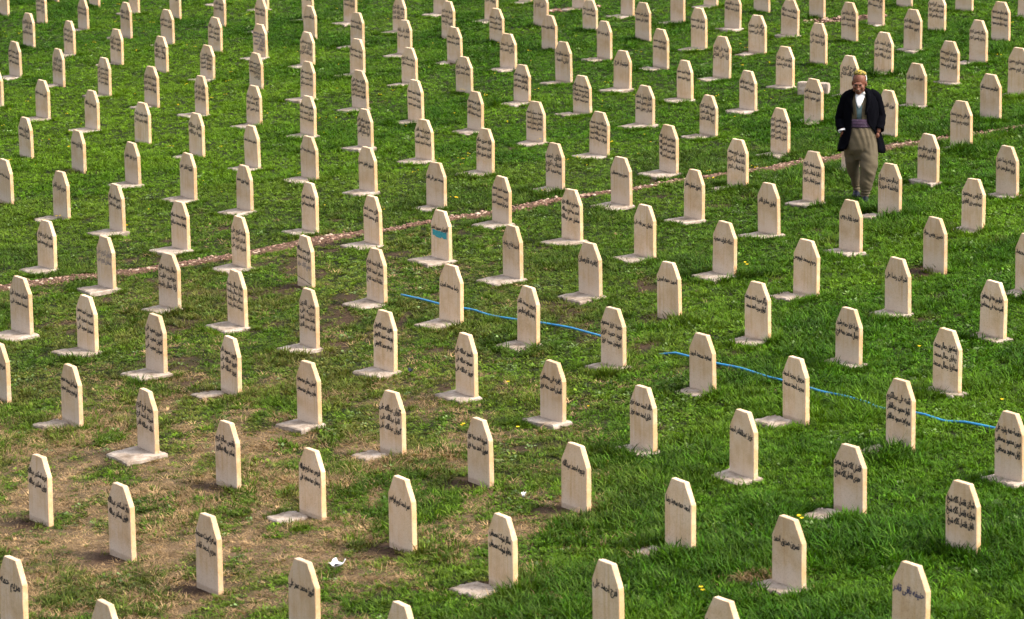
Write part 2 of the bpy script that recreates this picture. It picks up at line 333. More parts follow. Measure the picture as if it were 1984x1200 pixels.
# what is written on each stone, one string per painted line
T = {
'a1':'', 'a2':'محمد حسین|کریم حسین|ژیان حسین', 'a3':'عمر عبدالکریم|ئالا قادر|حبیبە عبدالکریم', 'a4':'ئاراس محمد فرج|ئازاد محمد فرج',
'a5':'', 'a6':'', 'a7':'حبیبە کریم رسول|حمید کریم رسول|حمە کریم رسول', 'a8':'شلێر محمد ئەمین|عایشە محمد ئەمین|سەرهەنگ محمد ئەمین',
'a9':'نجم کریم|زینب کریم|عبداللە کریم فرج', 'a10':'محمد کریم|کاوە عبداللە|سعید عبداللە', 'a11':'رزگار عبداللە|محمد عبداللە', 'a12':'',
'a13':'صبریە عبداللە|روناک عبداللە|ئاسۆ عبداللە', 'a14':'ستار حمە امین|ئاراس محمد فرج', 'a15':'هیوا حسین', 'a16':'شوان حسین علی|حمە حسین علی|ئاسیا حسین علی|مریوان حسین علی',
'a17':'دلشاد احمد کریم|شیرین احمد کریم|نوزاد احمد کریم', 'a18':'', 'a19':'حاجی محمد صالح', 'a20':'نعیمە فرج عبداللە', 'a21':'حمە رشید فتاح|رابعە رشید فتاح',
'a22':'غازی عزیز علی|روژان عزیز علی|خدیجە عزیز علی', 'a23':'نجم امین|عبداللە امین|حمید امین|ئاسۆ امین', 'a24':'کامل عبداللە|بهیە عبداللە', 'a25':'کامران محمد|سارا محمد',
'b0':'', 'b1':'محمد قادر|عبداللە حبیب', 'b2':'عثمان عبداللە|محمد علی|ژیان حمە سعید', 'b4':'بهیە نوری محمد|عبداللە محمد', 'b4b':'',
'b5':'احمد محمد|عبداللە احمد|ژیان احمد|دلشاد احمد|رۆژان', 'b6':'کریم محمد سعید|فرج کریم سعید|حمە کریم سعید|ژیان', 'b7':'حسین علی رضا|رزگار محمد فریدە|ستار حسین علی',
'b8':'سعید محمد احمد', 'b9':'عثمان احمد', 'b10':'عبداللە حسین', 'b11':'کریم مصطفی|ئازاد کریم|عبداللە کریم', 'b12':'خدیجە محمد صالح|جلال محمد صالح|رضا محمد صالح',
'b13':'ابراهیم محمد عبداللە|شیلان محمد رضا|سلیمان محمد رضا', 'b14':'زینب رحمان حمە علی', 'b15':'رحیم حسین|شریف محمد', 'b16':'خالد محمد احمد|عبداللە محمد',
'b17':'محمد حمە صالح|جلال محمد رضا', 'b18':'کافیە حمە علی|رحیم حمە امین|بهار حسین ابراهیم|فاروق حسین علی', 'b19':'صدیق صالح علی|جلال صالح قادر|ثریا صالح قادر', 'b20':'شیروان توفیق حسین',
'b21':'محمد ئازاد کریم|جلال ئازاد کریم|حسن ئازاد کریم', 'b22':'ئازاد علی زادە|حمید سید', 'b23':'محمد صالح کریم|جلال محمد صالح', 'b24':'فاطمە احمد محمد|جوان احمد محمد|نازدار احمد محمد',
'c1':'', 'c2':'فرهاد حمە کریم|عمر فتاح احمد|شیرین فتاح احمد', 'c3':'سعید جلال محمد|عثمان محمد سعید', 'c4':'عادل احمد کریم|سعد احمد کریم', 'c5':'ئاراس عمر محمد سعید|علی سعید قادر|صبیحە سعید قادر',
'c6':'ئازاد صدیق صالح|شلێر صدیق صالح|کاروان صدیق صالح', 'c7':'رەوەند کریم', 'c8':'برکە علی محمد|حمید فرید محمد|ئامنە حمید محمد', 'c9':'ئاسیا احمد|جلال احمد رضا', 'c10':'رعد رفیق محمد امین|خالدە قادر محمد امین|بیان کامل محمد امین',
'c11':'حمید جمیل احمد|باسم جمیل احمد|شادی جمیل احمد|عثمان جمیل احمد', 'c12':'فائق احمد|شهاب کریم|حمە سعید علی', 'c13':'', 'c14':'علی کریم', 'c15':'عبداللە نوری محمد', 'c16':'محمد عبدالرحیم|لیلی احمد',
'c17':'سعید محمد صالح|زهرە محمد صالح|اسماعیل عبدالفتاح|عمر محمد شریف', 'c18':'عبداللە احمد محمد|طاهر عبداللە احمد|محمد عبداللە احمد|فریال عبداللە احمد', 'c19':'', 'c20':'عبدالرحمن رضا|نعیمە محمد علی',
'c21':'دلاوەر سید عزیز', 'c22':'هۆشیار فرج', 'c23':'حسن رحیم مصطفی', 'c24':'محمد عمر علی قادر', 'c25':'نسرین احمد قادر|خولیا احمد قادر|ارجمند احمد محمد', 'c26':'محمد احمد محمد|زینب محمد احمد|سەرکۆ محمد احمد',
'c27':'قارەمان محمد احمد', 'c28':'حمە فرج عبداللە عزیز|اسعد حمە فرج عبداللە|سامان عمر عبداللە',
'd1':'', 'd2':'سوزان علی سعید|نەبەز علی سعید', 'd3':'مریم شریف محمد|دلاوەر شریف محمد', 'd4':'طلیعە احمد محمد|صبریە احمد محمد', 'd5':'فهیمە احمد کریم|سروە خالد امین|چیا خالد امین', 'd6':'فریا جمیل احمد|شلێر جمیل احمد|شیلان جمیل احمد',
'd7':'فوزیە امین فیض اللە|حمزە امین فیض اللە|فائق امین فیض اللە|فارس امین فیض اللە', 'd8':'', 'd9':'عثمان عارف محمد|فرهاد علی سعید', 'd10':'شنە علی فتاح|ژیا علی فتاح', 'd11':'رفعت احمد توفیق|حبیبە عبداللە احمد',
'd12':'شهاب کریم محمد|دانا شهاب کریم|رانا شهاب کریم', 'd13':'', 'd14':'احمد عبدالرحمن|شوان احمد عبداللە', 'd15':'نیگار علی سعید|رزگار علی سعید', 'd16':'گولچین علی فتاح|خالد فتاح سعید', 'd17':'احمد محمد محمد امین|خاور سعید رشید',
'd18':'سارە یاسین کریم|رەنجەر یاسین کریم|زینب یاسین کریم|شیان یاسین کریم', 'd19':'محمد شهاب کریم|دانیا شهاب کریم|سیدیا شهاب کریم', 'd20':'', 'd21':'شاناز احمد عبداللە|سروشت احمد عبداللە', 'd22':'شوان احمد علی|فریا احمد علی', 'd23':'خاتون عبدالقادر',
'd25':'بەهرۆز سلیمان رحمان', 'd26':'توفیق صادق قادر', 'd27':'عثمان عمر بابە علی', 'd28':'عدلە عارف سعید',
'e1':'رزگار عبدالرحمن|رضا محمد قادر|ئازاد رضا محمد', 'e2':'فرهاد محمد|جلال محمد صالح', 'e3':'', 'e4':'فهیمە عبداللە کریم|پەروین عبداللە کریم', 'e5':'محمد ابراهیم|فاتح عبدالرحمن کریم|قدریە عبدالرحمن کریم', 'e6':'ژیان احمد علی|سرکوت احمد علی|دلیر عبداللە کریم',
'e7':'غفور احمد کریم خان', 'e8':'فرج کریم|عبداللە فتاح', 'e9':'نوری قادر علی', 'e10':'پەریخان کریم محمد|خوشناو کریم محمد|فریال کریم محمد', 'e11':'سالار یاسین کریم|بختیار یاسین کریم', 'e12':'', 'e13':'طاهر عبدالرحمن محمود|شیرین عبدالرحمن محمود|حلیمە عبدالرحمن محمود',
'e14':'', 'e15':'فاطمە کریم حسین|ژیان کریم حسین', 'e16':'عبدالرحمن محمد صالح', 'e17':'برهان رحیم احمد|نزیهە رحیم احمد', 'e18':'ئازاد کریم عبدالرحمن|هەژار کریم عبدالرحمن', 'e19':'عبدالرحمن جمیل|فاطمة میرزا', 'e20':'رفیقە رضا خدر|کریم عبدالرحمن علی',
'e21':'ئاراس محمود|حمە نجیب زین العابدین', 'e22':'سعید زۆراب ویس', 'e23':'حسین ویس مراد', 'e24':'حمە علی',
'f1':'محمد حمە صالح', 'f2':'رانا کریم محمد', 'f3':'رحیم عزیز عثمان', 'f4':'عائشة قادر عمر', 'f5':'مریم کریم قادر', 'f6':'صبیح قادر صالح|دلاوەر حمە قادر', 'f7':'سروەر محمد صالح|رەوەز محمد صالح', 'f8':'ناسیە کریم فتاح|یاسین کریم محمد امین',
'f9':'نعیمە نوری محمد', 'f10':'سەرداد محمد امین|ژاڵە سەردار محمد امین', 'f11':'قازی محمد احمد|ئاکو محمد احمد', 'f12':'شنە کریم علی|شیلان کریم علی|شیرزاد کریم علی',
'g1':'لاوان کریم علی|سامان کریم علی', 'g2':'جمال رشید صالح|خورشید عنایت|رانا جمال رشید', 'g3':'عثمان سعید علی|محمد سعید علی', 'g4':'شرمین احمد محمد|محمد سعید علی|سامان سعید علی', 'g5':'شیرین سعید علی|کاوان سعید علی|سولان سعید علی',
'g6':'کریم حسن عبداللە|ثریا رشید سعید|رەنج ئازاد عزیز', 'g7':'بهار جمال رشید|سارا جمال رشید|سنگەر جمال رشید|بریشکە جمال رشید', 'g8':'محی الدین|حبیبە علی|ئاسک محی الدین|شیلان محی الدین', 'g9':'صالح احمد فتاح|صابر احمد فتاح|عائشة احمد فتاح',
'g10':'بەفرین محمد کاکەرەش|زەردەشت محمد کاکەرەش|بەرهەم محمد کاکەرەش', 'g11':'پەروین محمود نادر|بهروز عبداللە علی|پیروز عبداللە علی', 'g12':'احمد فتاح رشید', 'g13':'رضا محمد امین', 'g14':'کافیە قارەمان', 'g15':'پەروین محمد قادر|بەهمەن کاکەبرا عبدالرحمن',
'g16':'حمید عزیز محمود|نوید حمید عزیز|نەوشین حمید عزیز', 'g17':'دلسوز عبداللە علی|مسعود عبداللە علی|نوروز عبداللە علی', 'g18':'احمد حمە امین', 'g19':'رحیم محمد باوەیس', 'g20':'رزگار مجید احمد محمد|گولزار مجید احمد محمد', 'g21':'سعید محمد احمد',
'g22':'شیلان رضا علی', 'g23':'بهیة عزیز حمە رشید|جمال محمد حمە فرج', 'g24':'عبدالرحمن حمە علی محمدامین|ئاسیە حمە علی محمدامین', 'g25':'فاطمە محمد', 'g26':'پێشەوان جمال محمد|چیاران جمال محمد|ستاریا جمال محمد',
'h1':'مریم حمە صالح', 'h2':'اسماعیل محمد سعید|ابراهیم رحمان سعید', 'h3':'احمد فرج کریم|شیرزاد احمد فرج|خالد عبداللە قادر', 'h4':'فریدە اسکندر عبداللە|روژین اسکندر عبداللە', 'h5':'فیصل رحمان حمە سعید|ماجد رحمان حمە سعید',
'h6':'گۆران عبداللە علی|تانیا عبداللە علی|گوران عبداللە علی', 'h7':'بلقیس صالح کریم|اسکندر عبداللە عبدالکریم', 'h8':'ادریس حمە کریم نوراللە|رحمان حمە سعید علی', 'h9':'کافیە علی مصطفی|ئاسان احمد حمە عزیز', 'h10':'شێرزە احمد حمە عزیز|سهیل احمد حمە عزیز',
'h11':'بدیعە احمد عبداللە', 'h12':'خالد احمد حمە عزیز|خلیل احمد حمە عزیز', 'h13':'مریوان مجید احمد|مجید احمد محمد', 'h14':'عزیز عبدالقادر احمد', 'h15':'ئامنە علی عبدالکریم|ئاواز محمود عبدالقادر|سەرکەوت محمود عبدالقادر',
'h16':'حفصة حمە رشید علی|هێمن محمود مصطفی|ژیان محمود مصطفی', 'h17':'فاضل کاکە شیخ سعید|مهدی فاضل کاکە شیخ',
'i1':'رۆژ اسکندر عبداللە|هاوژین اسکندر عبداللە', 'i2':'سەرکەوت محمد|مریم احمد قادر', 'i3':'مریم حمە', 'i4':'', 'i5':'لاوێژ محمد عمر علی', 'i6':'عمر احمد کریم ابراهیم', 'i7':'حمە سعید', 'i8':'ساکار شوکت مصطفی|هەتاو شوکت مصطفی',
'i9':'فرج احمد علی', 'i10':'احمد حمە سعید رضا', 'i11':'نسرین صدیق احمد', 'i12':'محمد علی حمە', 'i13':'حنیفە باقی قادر', 'i14':'شیلان فاضل کاکە شیخ|شوکیە فاضل کاکە شیخ|تابان فاضل کاکە شیخ',
}
# stones standing in bare earth or grass without a visible slab, and those whose slab is half overgrown
NO_SLAB = set('a1 a2 a3 a5 a6 a13 a15 a21 a25 b1 b2 b6 c2 c4 c8 c14 c15 c20 d2 d22 d20 d23 e1 e9 e13 f1 f2 g18 g6 e23 h4 h7 h10 h11 i1 i2 i3 i4 i5 i6 i7 i9 i12 i13 i14 h1 e3 e5 e12 b10'.split())
HALF_SLAB = set('a4 a10 a11 a14 a16 a17 b16 b23 c3 c16 c17 c21 d3 d5 d10 d12 d15 e11 e19 f5 g11 g19 h2 h6 h8 i8 h13 i10 h17 h15 a9 a24'.split())
BARE = set('f1 f2 g6 e23 h4 i1 i2 i6 c3 d15 h7 h11 h3 h6 i3 i4 c19 g18 h10 a2 h2 i8'.split())

# the straight columns the stones stand in, left to right, each from its far end to its near end
COLUMNS = [c.split() for c in '''a1
a5 a2 a3 a8 a18
a6 a4 a7 a9 a19 a25 f1
a12 a11 a10 a16 a20 f2 f5 f8 g3 h1
a15 a14 a13 a17 a21 f3 f6 g1 g4 h2 h4 i3
b0 b1 b2 a23 a22 a24 f4 f7 g2 g5 h3 i1 i4
b4b b4 b5 b6 b7 b8 f9 f12 g7 g11 h7 i2
b9 b10 b11 b12 b13 b14 f10 g6 g8 h5 h8 i5
b15 b16 b17 b18 b19 b20 f11 g9 g10 h6 i6 i7
b21 b22 b23 b24 c25 c24 c27 g13 g17 h10 i8
c1 c2 c3 c4 c5 c6 c26 g12 g15 h9 h11 i9
c7 c8 c9 c10 c11 c12 c28 g14 g16 h12 i10 i12
c13 c14 c15 c16 c17 c18 c23 d27 g18 g21 h14 i11
c19 c20 c21 c22 d6 d7 d25 d28 g20 h13 h17 i13
d1 d2 d3 d4 d5 d12 d26 g19 g23 h15 i14
d8 d9 d10 d11 d18 d19 e22 g22 g26 h16
d13 d14 d15 d16 d17 e24 e19 e23 g24
d20 d21 d22 e8 e9 e18 e21 g25
d23 e1 e6 e7 e17 e20
e2 e4 e10 e16
e3 e5 e11 e15
e12 e13
e14'''.split('\n')]
ORD = 'first second third fourth fifth sixth seventh eighth ninth tenth eleventh twelfth thirteenth fourteenth fifteenth sixteenth seventeenth eighteenth nineteenth twentieth twenty-first twenty-second twenty-third'.split()
NUM = ['no', 'one', 'two', 'three', 'four', 'five']
SPECIAL = {
'c27': 'cream gravestone with a teal paint patch below its single line of script',
'g6': 'cracked gravestone by the gravel path with three lines, the lowest faded',
'g1': 'gravestone with two faded grey lines, its foot just below the gravel path',
'e8': 'gravestone partly hidden behind the head and shoulder of the walking man',
'e9': 'gravestone directly behind the coat sleeve on the right of the walking man',
'e24': 'gravestone mostly hidden behind the walking man\'s coat and trousers, slab showing',
'e22': 'one-line gravestone that covers the walking man\'s left shoe, just below him',
'e19': 'two-line gravestone standing just right of the walking man\'s feet',
'd17': 'two-line gravestone in front of the low white stone block',
'g13': 'one-line gravestone in front of the blue hose, first from its left end',
'g15': 'two-line gravestone that crosses the middle of the left stretch of blue hose',
'g21': 'one-line gravestone at the left end of the right stretch of blue hose',
'h13': 'two-line gravestone crossing the blue hose, left of the three-line one crossing it',
'h15': 'three-line gravestone with the blue hose passing behind the middle of it',
'h16': 'gravestone at the right frame edge where the blue hose ends',
'g16': 'three-line gravestone at the gap between the two stretches of blue hose',
'i4': 'gravestone top at the bottom left edge, only its blank peak in view',
'i3': 'gravestone in the bottom left corner, its foot cut off by the frame',
'i7': 'gravestone peak at the bottom edge left of centre, one line just showing',
'i12': 'gravestone peak at the bottom edge right of centre, its line just showing',
'i5': 'one-line gravestone at the bottom edge, left of the crumpled white wrapper',
'i13': 'gravestone with one bluish line at the bottom edge, furthest right',
'i14': 'three-line gravestone standing in tall grass near the bottom right corner',
'i8': 'two-line gravestone near the bottom centre with lush grass over its right foot',
'c6': 'three-line gravestone on a slab whose thick front edge stands clear of the grass',
'g25': 'gravestone cut by the right frame edge at mid height',
'c19': 'unlettered gravestone at the top edge beside a patch of reddish rubble',
}
def stone_label(k):
    if k in SPECIAL: return SPECIAL[k]
    for ci, c in enumerate(COLUMNS):
        if k in c:
            n = len([t for t in T[k].split('|') if t])
            look = 'gravestone with %s line%s of script' % (NUM[n], '' if n == 1 else 's') if n else 'gravestone cut by the top edge'
            return '%s, %s from top in %s column from left' % (look, ORD[c.index(k)], ORD[ci])

# ---------------------------------------------------------------- painted lettering
FORMS = {  # isolated, final, initial, medial
'ا':'\uFE8D\uFE8E','أ':'\uFE83\uFE84','آ':'\uFE81\uFE82','ب':'\uFE8F\uFE90\uFE91\uFE92','پ':'\uFB56\uFB57\uFB58\uFB59','ت':'\uFE95\uFE96\uFE97\uFE98','ث':'\uFE99\uFE9A\uFE9B\uFE9C',
'ج':'\uFE9D\uFE9E\uFE9F\uFEA0','چ':'\uFB7A\uFB7B\uFB7C\uFB7D','ح':'\uFEA1\uFEA2\uFEA3\uFEA4','خ':'\uFEA5\uFEA6\uFEA7\uFEA8','د':'\uFEA9\uFEAA','ذ':'\uFEAB\uFEAC','ر':'\uFEAD\uFEAE','ز':'\uFEAF\uFEB0','ژ':'\uFB8A\uFB8B',
'س':'\uFEB1\uFEB2\uFEB3\uFEB4','ش':'\uFEB5\uFEB6\uFEB7\uFEB8','ص':'\uFEB9\uFEBA\uFEBB\uFEBC','ض':'\uFEBD\uFEBE\uFEBF\uFEC0','ط':'\uFEC1\uFEC2\uFEC3\uFEC4','ظ':'\uFEC5\uFEC6\uFEC7\uFEC8','ع':'\uFEC9\uFECA\uFECB\uFECC','غ':'\uFECD\uFECE\uFECF\uFED0',
'ف':'\uFED1\uFED2\uFED3\uFED4','ق':'\uFED5\uFED6\uFED7\uFED8','ک':'\uFB8E\uFB8F\uFB90\uFB91','گ':'\uFB92\uFB93\uFB94\uFB95','ل':'\uFEDD\uFEDE\uFEDF\uFEE0','ڵ':'\uFEDD\uFEDE\uFEDF\uFEE0','م':'\uFEE1\uFEE2\uFEE3\uFEE4','ن':'\uFEE5\uFEE6\uFEE7\uFEE8',
'ه':'\uFEE9\uFEEA\uFEEB\uFEEC','ە':'\uFEE9\uFEEA','ة':'\uFE93\uFE94','و':'\uFEED\uFEEE','ۆ':'\uFBD9\uFBDA','ی':'\uFEEF\uFEF0\uFEF3\uFEF4','ێ':'\uFEEF\uFEF0\uFEF3\uFEF4','ئ':'\uFE89\uFE8A\uFE8B\uFE8C'}
def shape_arabic(s):
    out = []; prev = False; i = 0
    while i < len(s):
        ch = s[i]
        f = FORMS.get(ch)
        if f is None:
            out.append(ch); prev = False; i += 1; continue
        if ch in 'لڵ' and i + 1 < len(s) and s[i + 1] in 'ا':
            out.append('\uFEFC' if prev else '\uFEFB'); prev = False; i += 2; continue
        nxt = FORMS.get(s[i + 1]) if i + 1 < len(s) else None
        dual = len(f) == 4
        join = dual and nxt is not None
        if prev and join: g = f[3]
        elif prev: g = f[1]
        elif join: g = f[2]
        else: g = f[0]
        out.append(g); prev = join; i += 1
    return ''.join(reversed(out))

def make_lettering():
    """each glyph is filled on its own and set along the line by its advance"""
    cu = bpy.data.curves.new('lettering_source', 'FONT')
    cu.resolution_u = 2
    cu.offset = 0.016
    cu.size = 1.0
    ob = bpy.data.objects.new('lettering_source', cu)
    COL.objects.link(ob)
    def mesh_of(body):
        cu.body = body
        dg = bpy.context.evaluated_depsgraph_get(); dg.update()
        ev = ob.evaluated_get(dg); me = ev.to_mesh()
        co = np.empty(len(me.vertices) * 3); me.vertices.foreach_get('co', co)
        co = co.reshape(-1, 3)[:, :2].copy()
        faces = [tuple(p.vertices) for p in me.polygons]
        ev.to_mesh_clear()
        return co, faces
    bar = mesh_of('|')[0][:, 0].max()
    glyph = {}
    res = {}
    for k, s in T.items():
        for line in [t for t in s.split('|') if t]:
            if line in res: continue
            x = 0.0; V = []; F = []; nv = 0
            for ch in shape_arabic(line):
                if ch == ' ':
                    x += 0.26; continue
                if ch not in glyph:
                    co, fa = mesh_of(ch)
                    glyph[ch] = (co, fa, mesh_of(ch + '|')[0][:, 0].max() - bar)
                co, fa, adv = glyph[ch]
                V.append(co + np.array([x, 0.0])); F += [tuple(q + nv for q in f) for f in fa]
                nv += len(co); x += adv
            res[line] = (np.concatenate(V), F)
    bpy.data.objects.remove(ob); bpy.data.curves.remove(cu)
    return res
LETTERS = make_lettering()
YAW = {k: math.radians(-57.0 + random.uniform(-3.0, 3.0)) for k in P}
# ---------------------------------------------------------------- field layout
PATH = [(-13.0,40.4),(-10.5,41.4),(-8.6,42.1),(-6.91,42.84),(-6.53,43.01),(-6.16,43.21),(-5.78,43.37),(-5.39,43.43),(-4.99,43.52),(-4.60,43.61),(-4.21,43.81),(-3.97,43.95),(-3.67,44.09),(-3.32,44.31),(-3.06,44.52),(-2.66,44.73),(-2.39,44.89),(-1.98,45.06),(-1.57,45.16),(-1.32,45.41),(-0.77,45.75),(-0.41,45.88),(0.08,46.04),(0.51,46.53),(0.80,46.65),(1.17,46.83),(1.80,47.07),(2.40,47.41),(2.84,47.52),(3.37,47.77),(3.74,47.87),(4.14,48.23),(4.68,48.36),(5.49,49.03),(5.80,49.12),(6.36,49.35),(6.83,49.49),(7.53,49.84),(8.08,50.08),(9.6,50.8),(11.5,51.6),(14.0,52.6)]
PA = np.array(PATH)
def path_dist(x, y):
    d = np.full(np.shape(x), 99.0)
    for (x0, y0), (x1, y1) in zip(PATH[:-1], PATH[1:]):
        dx, dy = x1 - x0, y1 - y0
        t = np.clip(((x - x0) * dx + (y - y0) * dy) / (dx * dx + dy * dy), 0, 1)
        d = np.minimum(d, np.hypot(x - x0 - t * dx, y - y0 - t * dy))
    return d
def path_half(x):
    return np.interp(x, [-12, -6, -4, -2.5, -1.4, 0, 1, 3, 5, 9], [.23, .23, .15, .24, .08, .20, .13, .13, .24, .24])

DRY = [(-1.87,32.11,1.00,1.23),(-2.92,33.45,0.84,0.99),(-3.50,30.13,1.20,1.09),(-2.01,29.55,0.93,1.05),(-4.48,32.24,0.62,0.62),(-3.17,31.68,0.65,0.80),(-1.32,28.35,0.45,0.65),(-0.22,29.90,0.60,0.62),(-4.94,34.96,0.73,0.84),(-0.68,32.33,0.40,0.52),(-3.38,35.63,0.56,0.62),(0.44,30.07,0.32,0.36),(2.05,27.30,0.33,0.45),(-4.28,28.64,0.42,0.66),(-5.2,30.6,.8,1.2),(-2.9,28.4,.8,.9)]
def dry_mask(x, y):
    v = np.zeros(np.shape(x))
    wx = x + 0.35 * (fbm(x, y, 0.7, 5) - .5) * 2; wy = y + 0.8 * (fbm(x, y, 0.9, 6) - .5) * 2
    for cx, cy, rx, ry in DRY:
        q = np.sqrt(((wx - cx) / rx) ** 2 + ((wy - cy) / ry) ** 2)
        v = np.maximum(v, 1 - sstep(0.45, 1.30, q))
    # green strips wind through the dry patches
    n = fbm(x * 1.0, y * 0.6, 0.42, 8, 3)
    v = .85 * v * (1 - 0.95 * sstep(0.50, 0.62, n))
    broad = np.exp(-((((x + 2.9) / 3.3) ** 2 + ((y - 31.2) / 5.2) ** 2)) ** 2)
    m = fbm(x, y * .55, .26, 14, 3)
    v = np.maximum(v * (.72 + .28 * sstep(.35, .55, m)), broad * .80 * sstep(.47, .60, m))
    return v
def dirt_mask(x, y):
    n = fbm(x, y * 0.7, 0.40, 31, 3)
    worn = np.exp(-(((x + 2.2) / 4.6) ** 2 + ((y - 40.5) / 7.0) ** 2)) + 0.45 * np.exp(-(((x - 4.5) / 3.2) ** 2 + ((y - 39.5) / 5.0) ** 2))
    thr = 0.80 - 0.245 * np.clip(worn, 0, 1)
    v = .85 * sstep(thr, thr + 0.10, n)
    for k in BARE:
        sx, sy = P[k][0], P[k][1]
        v = np.maximum(v, 1 - sstep(0.16, 0.34, np.hypot((x - sx + .12), (y - sy - .05) * .8) + .12 * (fbm(x, y, .25, 77) - .5)))  # bare moist soil left of the stone, its shadow painted into the dark tone
    for cx, cy, rx, ry in ((1.3, 69.0, .5, .35), (6.3, 64.15, .75, .4)):
        v = np.maximum(v, 1 - sstep(0.7, 1.15, np.sqrt(((x - cx) / rx) ** 2 + ((y - cy) / ry) ** 2) + .3 * (fbm(x, y, .3, 78) - .5)))
    return v

def build_ground():
    xs = np.concatenate([np.array([-1500, -600, -250, -110, -50, -28]), np.arange(-20, 17.01, 0.22), np.array([24, 45, 100, 250, 600, 1500])])
    ys = np.concatenate([np.array([-1500, -600, -200, -60, -10, 8]), np.arange(20, 86.01, 0.26), np.array([95, 120, 180, 350, 800, 2000])])
    X, Y = np.meshgrid(xs, ys)
    inner = (X > -20) & (X < 17) & (Y > 20) & (Y < 86)
    bumpy = (fbm(X, Y, 1.6, 91, 3) - .5) * 0.035
    Z = SLOPE * X + np.where(inner, bumpy - 0.006, 0)
    far = np.abs(X) > 28
    Z = np.where(far, SLOPE * np.sign(X) * 28 + 0.0 * X, Z)
    v = np.stack([X, Y, Z], -1).reshape(-1, 3)
    nx, ny = len(xs), len(ys)
    i, j = np.meshgrid(np.arange(nx - 1), np.arange(ny - 1))
    a = (j * nx + i).ravel()
    f = np.stack([a, a + 1, a + nx + 1, a + nx], -1)
    me = bpy.data.meshes.new('ground')
    me.from_pydata(v.tolist(), [], f.tolist())
    dr = dry_mask(v[:, 0], v[:, 1]); di = dirt_mask(v[:, 0], v[:, 1])
    at = me.attributes.new('dry', 'FLOAT', 'POINT'); at.data.foreach_set('value', dr.astype(np.float32))
    at = me.attributes.new('dirt', 'FLOAT', 'POINT'); at.data.foreach_set('value', di.astype(np.float32))
    for p in me.polygons: p.use_smooth = True
    o = link('ground', me, ground_mat())
    o['kind'] = 'structure'
build_ground()

